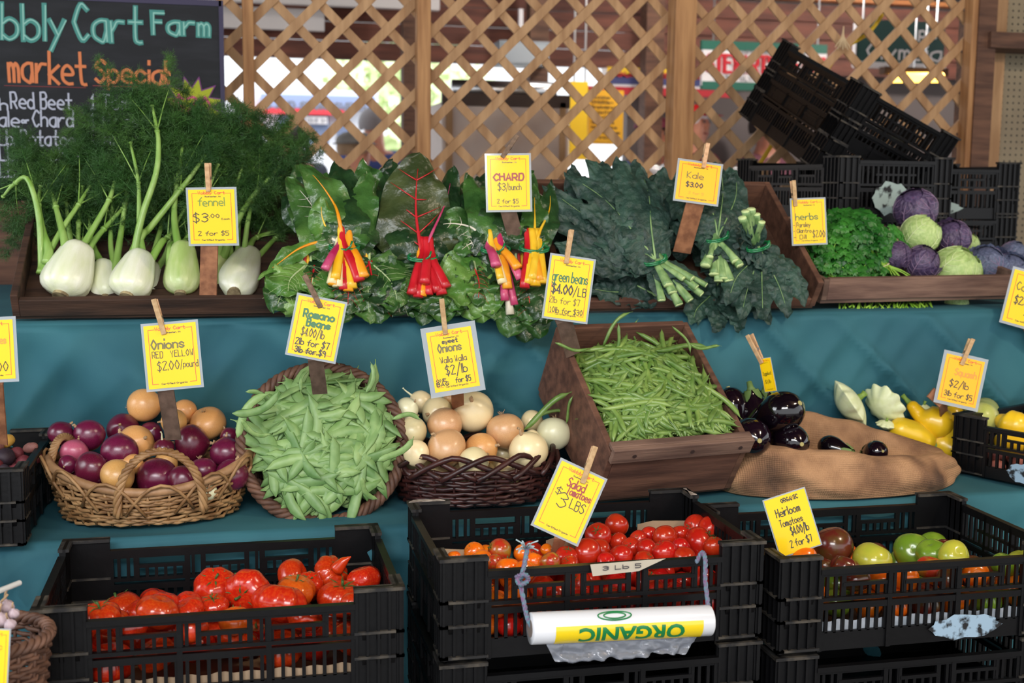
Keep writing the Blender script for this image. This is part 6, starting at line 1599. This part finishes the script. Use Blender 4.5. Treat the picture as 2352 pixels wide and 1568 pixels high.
sign('yellow price sign cut off by the frame below the cabbages', [(2330, 612), (2450, 645), (2410, 772), (2292, 738)], 2.80, [('o', .12, .84, .36, .15, 'Cabbage', .022), ('k', .14, .54, .62, .15, '$2.00', .020), ('k', .4, .8, .80, .12, '2 lb', .018)], None, ((2368, 760), (2376, 860), 30, 2.86))
sign('yellow sign leaning in the bottom corner beside the garlic basket', [(-75, 1440), (-4, 1452), (46, 1592), (-40, 1600)], 1.80, [('r', .1, .8, .3, .1, 'Garlic', .02)], None, ((0, 1560), (10, 1640), 26, 1.85))
# ================================================================ beyond the lattice
def lettered(t, name, txt, x0, x1, y, cap, v, m, sw):
    o0 = t.matrix_world.translation; a = at(x0, y, v); b = at(x1, y, v); q = MB()
    ink(q, strokes(txt, (b - a).length, px2m(cap, a)), a - o0 + Vector((0, -.004, 0)), (1, 0, 0), (0, 0, 1), (0, -1, 0), px2m(sw, a), .001)
    return q.build(name, m, t)
def panelpx(t, name, x0, x1, y0, y1, v, m, th=.03, dy=0.0):
    o0 = t.matrix_world.translation; a = at(x0, y1, v); b = at(x1, y0, v); q = MB(); q.bb((a.x - o0.x, v - o0.y + dy, a.z - o0.z), (b.x - o0.x, v - o0.y + th + dy, b.z - o0.z)); return q.build(name, m, t)
P_ = lambda n, c, r=.6: mat(n, c, r)
PEND = []
W_, RD, GN, YL, BL, GY = P_('white_sign', S(216, 212, 214)), P_('sign_red', S(190, 30, 44)), P_('sign_green', S(24, 92, 76)), P_('menu_yellow', S(240, 196, 30)), P_('sign_blue', S(60, 66, 120)), P_('grey_letters', S(110, 110, 116))
YO = P_('menu_deep_yellow', S(222, 164, 24))
t = thing('hanging_sign', 'white sign with green edges and tall red letters beyond the lattice', 'sign', at(1735, 205, 7.2)); bpy.context.view_layer.update()
PEND.append((t, (1640, 1880), 104, 7.2)); panelpx(t, 'board', 1612, 1900, 112, 196, 7.2, W_); panelpx(t, 'green_edge', 1612, 1900, 103, 113, 7.2, GN, .035, -.004); panelpx(t, 'green_edge', 1612, 1900, 195, 205, 7.2, GN, .035, -.004)
for dx in (-2, 0, 2): lettered(t, 'lettering', "STEWART'S MEATS", 1622 + dx, 1895 + dx, 164, 38, 7.2 - .002 * (dx + 2), RD, 6)
lettered(t, 'lettering', 'AT THE OLYMPIA FARMERS MARKET', 1640, 1892, 184, 10, 7.2, GY, 2.2); lettered(t, 'lettering', 'Quality smoked jerky', 1690, 1850, 122, 8, 7.2, GY, 1.8)
lettered(t, 'lettering', 'Since 1985', 1740, 1810, 193, 6, 7.2, GY, 1.4)
t = thing('hanging_sign', 'dark green banner with white lettering near the pegboard', 'sign', at(2065, 165, 6.4)); bpy.context.view_layer.update()
PEND.append((t, (1985, 2155), 53, 6.4)); panelpx(t, 'banner', 1968, 2172, 52, 150, 6.4, P_('banner_green', S(22, 66, 62))); panelpx(t, 'white_edge', 1964, 2172, 148, 155, 6.4, W_, .035, -.004); panelpx(t, 'white_edge', 1962, 1969, 52, 152, 6.4, W_, .035, -.004)
lettered(t, 'lettering', 'pies', 2110, 2168, 86, 26, 6.4, W_, 5); lettered(t, 'lettering', 'Olympia', 1990, 2160, 134, 36, 6.4, W_, 5)
t = thing('hanging_sign', 'long banner in yellow, blue and white above the food counter', 'sign', at(1510, 215, 8.0)); bpy.context.view_layer.update()
panelpx(t, 'banner', 1384, 1690, 152, 214, 8.0, W_); panelpx(t, 'yellow_band', 1394, 1690, 163, 176, 8.0, YL, .034, -.004); panelpx(t, 'blue_band', 1390, 1690, 178, 192, 8.0, BL, .034, -.004); panelpx(t, 'red_edge', 1340, 1690, 207, 215, 8.0, RD, .034, -.004)
lettered(t, 'lettering', 'GOURMET SMOKEHOUSE', 1400, 1680, 175, 10, 7.99, RD, 3)
t = thing('menu_board', 'tall yellow menu board hanging beside the food counter', 'menu', at(1372, 360, 6.8)); bpy.context.view_layer.update()
PEND.append((t, (1320, 1345), 190, 6.8)); panelpx(t, 'yellow_panel', 1308, 1351, 188, 366, 6.8, YL); panelpx(t, 'deep_yellow_panel', 1351, 1433, 208, 330, 6.85, YO)
for k in range(9): lettered(t, 'lettering', ('Sandwiches', 'Chicken', 'Bratwurst', 'Polish', 'Bavarian', 'Specialties', 'Hot Links', 'Wraps', 'Drinks')[k], 1358, 1400 + (k * 7) % 26, 226 + k * 11.5, 6, 6.84, P_('menu_ink', S(90, 60, 20)), 1.8)
t = thing('food_counter', 'long food counter with a pale front beyond the lattice', 'counter', at(1580, 420, 6.9)); bpy.context.view_layer.update(); o0 = t.matrix_world.translation
a = at(1440, 398, 6.9); b = at(1830, 398, 6.9)
q = MB(); q.bb((a.x - o0.x, 0, a.z - .04 - o0.z), (b.x - o0.x, .45, a.z - o0.z)); q.build('counter_top', W_, t)
q = MB(); q.bb((a.x + .05 - o0.x, .05, .01 - o0.z), (b.x - .05 - o0.x, .42, a.z - .04 - o0.z)); q.build('counter_front', P_('counter_grey', S(120, 120, 128)), t)
M['foil'] = mat('crinkled_foil', (.8, .8, .82, 1), .22, metal=1.0, bump=.8, bscale=14); M['bread'] = mat('baked_crust', S(186, 120, 66), .6, S(214, 160, 100), 8)
for k, (px, py, r, f) in enumerate(((1500, 384, 17, 1), (1538, 378, 18, 1), (1608, 386, 15, 0), (1655, 374, 18, 1), (1690, 380, 15, 1), (1722, 386, 14, 1), (1575, 390, 13, 0), (1745, 372, 13, 0), (1470, 388, 12, 1))):
    p = at(px, py, 6.99 + .05 * (k % 3)); R = px2m(r, p); q = MB()
    lathe(q, [(max(.01, sin(pi * i / 10)) * 1.2, -cos(pi * i / 10) * .7) for i in range(11)], 14, lambda x, y, z, th, u: (x * (1 + .2 * nz((x, y, z), 3, k)), y * (1 + .2 * nz((x, y, z), 3, k + 3)), z * (1 + .2 * nz((x, y, z), 4, k))))
    tag(q.build('foil_parcel' if f else 'loaf', M['foil' if f else 'bread'], None, not f, loc=Vector((p.x, p.y, a.z + R * .72)), scale=R), '%s, %s along the food counter from the menu board' % (('foil-wrapped food parcel' if f else 'brown loaf'), ORD[[8, 0, 1, 6, 2, 3, 4, 5, 7].index(k)] if k in (8, 0, 1, 6, 2, 3, 4, 5, 7) else ''), 'food')
def hangers(t, xs, ytop, v):
    o0 = t.matrix_world.translation
    for px in xs:
        a = at(px, ytop, v); q = MB(); q.tube([(a.x - o0.x, .012, a.z - o0.z - .01), (a.x - o0.x, .012, 2.932 - o0.z)], .006, 6); q.build('hanger_rod', M['steel'], t)
for t_, xs_, y_, v_ in PEND: hangers(t_, xs_, y_, v_)
# pale plywood cart
t = thing('plywood_cart', 'pale plywood box with a steel rolled top beyond the middle of the lattice', 'cart', at(1172, 420, 6.0)); bpy.context.view_layer.update(); o0 = t.matrix_world.translation
M['ply'] = mat('stained_plywood', S(206, 190, 182), .6, S(170, 138, 116), 2.2, lo=.5, hi=.8)
a = at(1015, 232, 6.0); b = at(1308, 232, 6.0)
q = MB(); q.bb((a.x - o0.x, 0, -o0.z), (b.x - o0.x, .8, a.z - o0.z)); bevel(q.build('box', M['ply'], t), .01)
q = MB(); z = at(1180, 205, 6.0).z; q.tube([(a.x - .0 - o0.x + .06, .06, z - o0.z), (b.x - o0.x - .06, .06, z - o0.z)], .045, 14); q.build('steel_cap', M['steel'], t, True)
q = MB(); q.bb((a.x - o0.x, -.01, a.z - o0.z - .02), (b.x - o0.x, .02, at(1180, 216, 6.0).z - o0.z)); q.build('dark_seal', P_('dark_rust', S(72, 54, 46)), t)
for px in (1032, 1292): panelpx(t, 'corner_strip', px - 8, px + 8, 236, 420, 5.99, M['cedar'], .02)
# electrical box, pipes
t = thing('metal_box', 'grey metal box fixed under the brown fascia', 'box', at(1205, 150, 7.4)); bpy.context.view_layer.update()
panelpx(t, 'case', 1148, 1262, 96, 148, 7.4, P_('galvanised', S(140, 148, 154), .5), .2); panelpx(t, 'conduit', 1192, 1202, 20, 96, 7.45, W_, .03); panelpx(t, 'door', 1156, 1254, 102, 143, 7.39, P_('galvanised_door', S(154, 162, 168), .5), .012)
# yellow cord behind the slats, twine tuft
q = MB(); q.tube(crom([at(2058, -20, 4.30), at(2000, 70, 4.27), at(1930, 120, 4.26), at(1850, 230, 4.26), at(1795, 300, 4.26), at(1722, 412, 4.26)], 8), .008, 8); tag(q.build('yellow_rope', mat('yellow_rope', S(200, 172, 40), .6), None, True), 'yellow rope hanging diagonally behind the lattice', 'rope')
q = MB()
for k in range(7): q.tube(crom([at(1938, 60, 4.16), at(1936 + k - 3, 85, 4.155), at(1918 + k * 6, 108 + (k * 5) % 9, 4.15)], 4), .0022, 5)
tag(q.build('twine', mat('pale_twine', S(200, 176, 140), .8), None, True), 'tuft of pale twine tied on the lattice', 'twine')
# lit lamp under the banner
t = thing('work_lamp', 'small lit yellow lamp under the dark green banner', 'lamp', at(2105, 180, 6.3)); bpy.context.view_layer.update()
q = MB(); q.tube([(-.16, 0, 0), (.16, 0, .01)], .028, 10); q.build('tube', mat('lit_tube', S(255, 200, 90), .5, emit=S(255, 190, 80), estr=5.0), t, True)
q = MB(); q.bb((-.2, .0, .02), (.2, .06, .06)); q.build('housing', M['darkwood'], t); hangers(t, (2095, 2120), 176, 6.33)
# shop front across the street
t = thing('shop_front', 'pale shop front with a blue awning across the bright street', 'building', at(690, 420, 13.0)); bpy.context.view_layer.update(); o0 = t.matrix_world.translation
a = at(505, 200, 13.0); b = at(868, 200, 13.0)
q = MB(); q.bb((a.x - o0.x, 0, -o0.z), (b.x - o0.x, 2.0, a.z - o0.z)); q.build('wall', P_('white_wall', S(226, 228, 234)), t)
PB = P_('pale_blue', S(150, 166, 206)); panelpx(t, 'awning', 600, 862, 222, 246, 12.9, PB, .1); panelpx(t, 'red_stripe', 560, 790, 252, 259, 12.88, P_('pink_red', S(226, 60, 70)), .1); panelpx(t, 'fascia_board', 592, 850, 228, 252, 12.95, P_('pale_board', S(214, 216, 222)), .04)
lettered(t, 'lettering', 'S AND SPORTSWEAR', 610, 840, 249, 16, 12.88, GY, 4)
for x0, x1 in ((520, 555), (640, 668), (700, 755), (775, 800)): panelpx(t, 'window', x0, x1, 264, 330, 12.94, P_('shop_glass', S(110, 122, 150), .2), .05)
panelpx(t, 'white_notice', 702, 752, 268, 284, 12.9, W_, .03); lettered(t, 'lettering', 'DINE IN', 706, 748, 280, 8, 12.89, GY, 2)
# trees across the street
def tree(label, px, py, v, R, seed):
    p = at(px, py, v); t = thing('tree', label, 'tree', (p.x, v, 0)); r = random.Random(seed); q = MB()
    for k in range(900):
        d = Vector((r.gauss(0, 1), r.gauss(0, 1), r.gauss(0, 1))).normalized() * R * r.uniform(.5, 1) ; c = d + Vector((0, 0, p.z)); s = r.uniform(.08, .16)
        u = Vector((r.uniform(-1, 1), r.uniform(-1, 1), r.uniform(-1, 1))).normalized(); w = u.orthogonal().normalized(); q.add([c - u * s, c + w * s * .6, c + u * s, c - w * s * .6], [(0, 1, 2, 3)])
    q.build('crown', mat('overexposed_leaf', S(214, 228, 176), .6), t)  # leaf green paled to stand in for the overexposed outdoors
    q = MB(); q.tube([(0, 0, 0), (0, 0, p.z - R * .4)], [.14, .09], 8); q.build('trunk', M['redwood'], t, True)
tree('pale green street tree seen through the lattice beside the post', 930, 270, 16.0, 1.15, 1)
tree('pale green street tree behind the plywood cart', 1045, 300, 19.5, 1.0, 2)

# ---------------------------------------------------------------- people
SKN = mat('skin', S(206, 140, 112), .5, S(190, 124, 98), 8)
def skinned(name, J, E_, root, m, parent=None, lv=2, loc=(0, 0, 0), rz=0):
    keys = list(J); me = bpy.data.meshes.new(name); me.from_pydata([J[k][0] for k in keys], [(keys.index(a), keys.index(b)) for a, b in E_], [])
    me.materials.append(m); o = put(name, me, parent, loc, rotm(0, 0, rz)); md = o.modifiers.new('skin', 'SKIN'); md.use_smooth_shade = True
    for i, k in enumerate(keys):
        sv = me.skin_vertices[0].data[i]; r = J[k][1]; sv.radius = r if isinstance(r, tuple) else (r, r); sv.use_root = (k == root)
    s = o.modifiers.new('sub', 'SUBSURF'); s.levels = 1; s.render_levels = lv; return o
def person(label, px, py_head, v, H, rz, shirt, hair, hat=None, head_tilt=0.0, crown=None, arm=0.25):
    """py_head: pixel of the head's centre; rz=0 faces the camera"""
    hp_ = at(px, py_head, v); k = hp_.z / (H * .93) if H is None else 1.0; Hh = hp_.z / .935; s = Hh
    t = thing('person', label, 'person', (hp_.x, v, 0), rotm(0, 0, rz))
    def J_(d): return {a: (Vector(b[0]) * s, (tuple(x * s for x in b[1]) if isinstance(b[1], tuple) else b[1] * s)) for a, b in d.items()}
    J = {'pel': ((0, 0, .52), (.085, .062)), 'wai': ((0, 0, .60), (.072, .055)), 'che': ((0, 0, .72), (.085, .062)), 'shc': ((0, 0, .80), (.062, .048)), 'nec': ((0, 0, .845), .032), 'hd0': ((0, -.012, .885), (.040, .046)), 'hd1': ((0, -.005, .935), (.046, .056)), 'hd2': ((0, 0, .975), (.034, .042)),
         'nos': ((0, -.068, .922), .008)}
    E_ = [('pel', 'wai'), ('wai', 'che'), ('che', 'shc'), ('shc', 'nec'), ('nec', 'hd0'), ('hd0', 'hd1'), ('hd1', 'hd2'), ('hd1', 'nos')]
    for sd, n in ((-1, 'l'), (1, 'r')):
        J.update({n + 'sh': ((sd * .105, 0, .805), .036), n + 'el': ((sd * .15, -.02 - .1 * arm, .64), .026), n + 'wr': ((sd * .13, -.06 - .35 * arm, .52 + .14 * arm), .018), n + 'hp': ((sd * .05, 0, .49), .055), n + 'kn': ((sd * .055, -.01, .27), .038), n + 'an': ((sd * .055, 0, .045), .025), n + 'to': ((sd * .06, -.09, .018), .018)})
        E_ += [('shc', n + 'sh'), (n + 'sh', n + 'el'), (n + 'el', n + 'wr'), ('pel', n + 'hp'), (n + 'hp', n + 'kn'), (n + 'kn', n + 'an'), (n + 'an', n + 'to')]
        b = Vector(J[n + 'wr'][0]); J[n + 'pa'] = (b + Vector((0, -.03, -.03)), (.020, .011)); E_.append((n + 'wr', n + 'pa'))
        for f, (dx, L) in enumerate(((-.018, .036), (-.006, .042), (.006, .040), (.017, .032))):
            J['%sf%d' % (n, f)] = (b + Vector((dx, -.03 - L * .6, -.035 - L * .8)), .0052); E_.append((n + 'pa', '%sf%d' % (n, f)))
        J[n + 'th'] = (b + Vector((-sd * .030, -.045, -.028)), .006); E_.append((n + 'pa', n + 'th'))
    skinned('body', J_(J), E_, 'pel', SKN, t, 1)
    Sh = {a: (J[a][0], tuple(x + .012 for x in (J[a][1] if isinstance(J[a][1], tuple) else (J[a][1],) * 2))) for a in ('pel', 'wai', 'che', 'shc', 'lsh', 'rsh', 'lel', 'rel')}
    for n in 'lr': Sh[n + 'el'] = (Vector(J[n + 'sh'][0]).lerp(Vector(J[n + 'el'][0]), .75), (.036, .036))
    skinned('shirt', J_(Sh), [('pel', 'wai'), ('wai', 'che'), ('che', 'shc'), ('shc', 'lsh'), ('shc', 'rsh'), ('lsh', 'lel'), ('rsh', 'rel')], 'pel', shirt, t, 1)
    Tr = {a: (J[a][0], tuple(x + .009 for x in (J[a][1] if isinstance(J[a][1], tuple) else (J[a][1],) * 2))) for a in ('pel', 'lhp', 'rhp', 'lkn', 'rkn', 'lan', 'ran')}
    skinned('trousers', J_(Tr), [('pel', 'lhp'), ('pel', 'rhp'), ('lhp', 'lkn'), ('rhp', 'rkn'), ('lkn', 'lan'), ('rkn', 'ran')], 'pel', P_('dark_trousers', S(44, 46, 58), .8), t, 1)
    q = MB()      # hair: a cap over the crown and the back of the head
    for k in range(9): pass
    lathe(q, [(max(.004, sin(pi * .62 * (1 - i / 10))) * .056, cos(pi * .62 * (1 - i / 10)) * .064) for i in range(11)], 20, lambda x, y, z, th, u: (x * 1.0, y * 1.12 + .008, z + (.030 * max(0, -y / .056) if u < .5 else 0) + .002 * sin(th * 9)))
    q.build('hair', hair, t, True, loc=Vector((0, 0, .935)) * s, scale=s)
    q = MB()
    for sd in (-1, 1):
        q.tube([(sd * .019, -.0565, .937), (sd * .019, -.0585, .937)], [.006, .005], 8)
    q.build('eyes', P_('dark_eye', S(40, 30, 28), .3), t, False, scale=s)
    q = MB(); q.tube([(-.016, -.055, .898), (0, -.0595, .897), (.016, -.055, .898)], [.002, .004, .002], 6); q.build('mouth', P_('lips', S(160, 84, 78), .5), t, True, scale=s)
    if hat:
        q = MB(); lathe(q, [(.066, 0), (.064, .016), (.056, .026), (.038, .038), (.004, .042)], 24, lambda x, y, z, th, u: (x, y * 1.1, z)); 
        if crown == 'brim': q.grid([[((.062 + .018 * j) * cos(2 * pi * i / 24), (.068 + .018 * j) * sin(2 * pi * i / 24), .004 - .008 * j) for j in (0, .5, 1)] for i in range(24)], True)
        if crown == 'cap': q.grid([[(.055 * (i / 8 * 2 - 1), -.058 - .055 * j * (1 - (i / 8 * 2 - 1) ** 2) ** .5, .010 - .008 * j) for j in (0, .5, 1)] for i in range(9)])
        q.build('hat', hat, t, True, loc=Vector((0, 0, .956)) * s, scale=s)
    return t
HG, HD, HW = P_('grey_hair', S(136, 132, 134), .8), P_('dark_hair', S(44, 36, 36), .8), P_('white_hair', S(206, 204, 206), .8)
person('grey-haired person in a blue shirt seen from behind through the lattice', 858, 285, 8.9, 1.75, 170, P_('blue_shirt', S(62, 80, 140), .8), HG)
person('person in a grey hat and orange top standing near the plywood cart', 815, 342, 7.8, 1.6, 120, P_('orange_shirt', S(232, 120, 74), .8), P_('light_brown_hair', S(150, 120, 92), .8), P_('grey_hat', S(120, 116, 112), .8), crown='brim')
person('dark-haired person low beside the fennel fronds, facing away', 676, 318, 9.3, 1.6, 200, P_('dark_jacket', S(40, 44, 56), .8), HD)
person('white-haired person in a red cap and maroon shirt at the food counter', 1590, 282, 7.75, 1.7, 40, P_('maroon_shirt', S(116, 34, 48), .8), HW, P_('red_cap', S(222, 30, 36), .6), crown='cap', arm=1.0)
person('person in a maroon knit hat behind the food counter', 1498, 308, 7.9, 1.65, 10, P_('denim_shirt', S(70, 84, 120), .8), HD, P_('maroon_hat', S(112, 36, 60), .9))
person('dark-haired person behind the food counter near the tilted crates', 1762, 292, 7.9, 1.65, 30, P_('grey_purple_shirt', S(120, 70, 84), .8), HD)
bpy.context.view_layer.update()
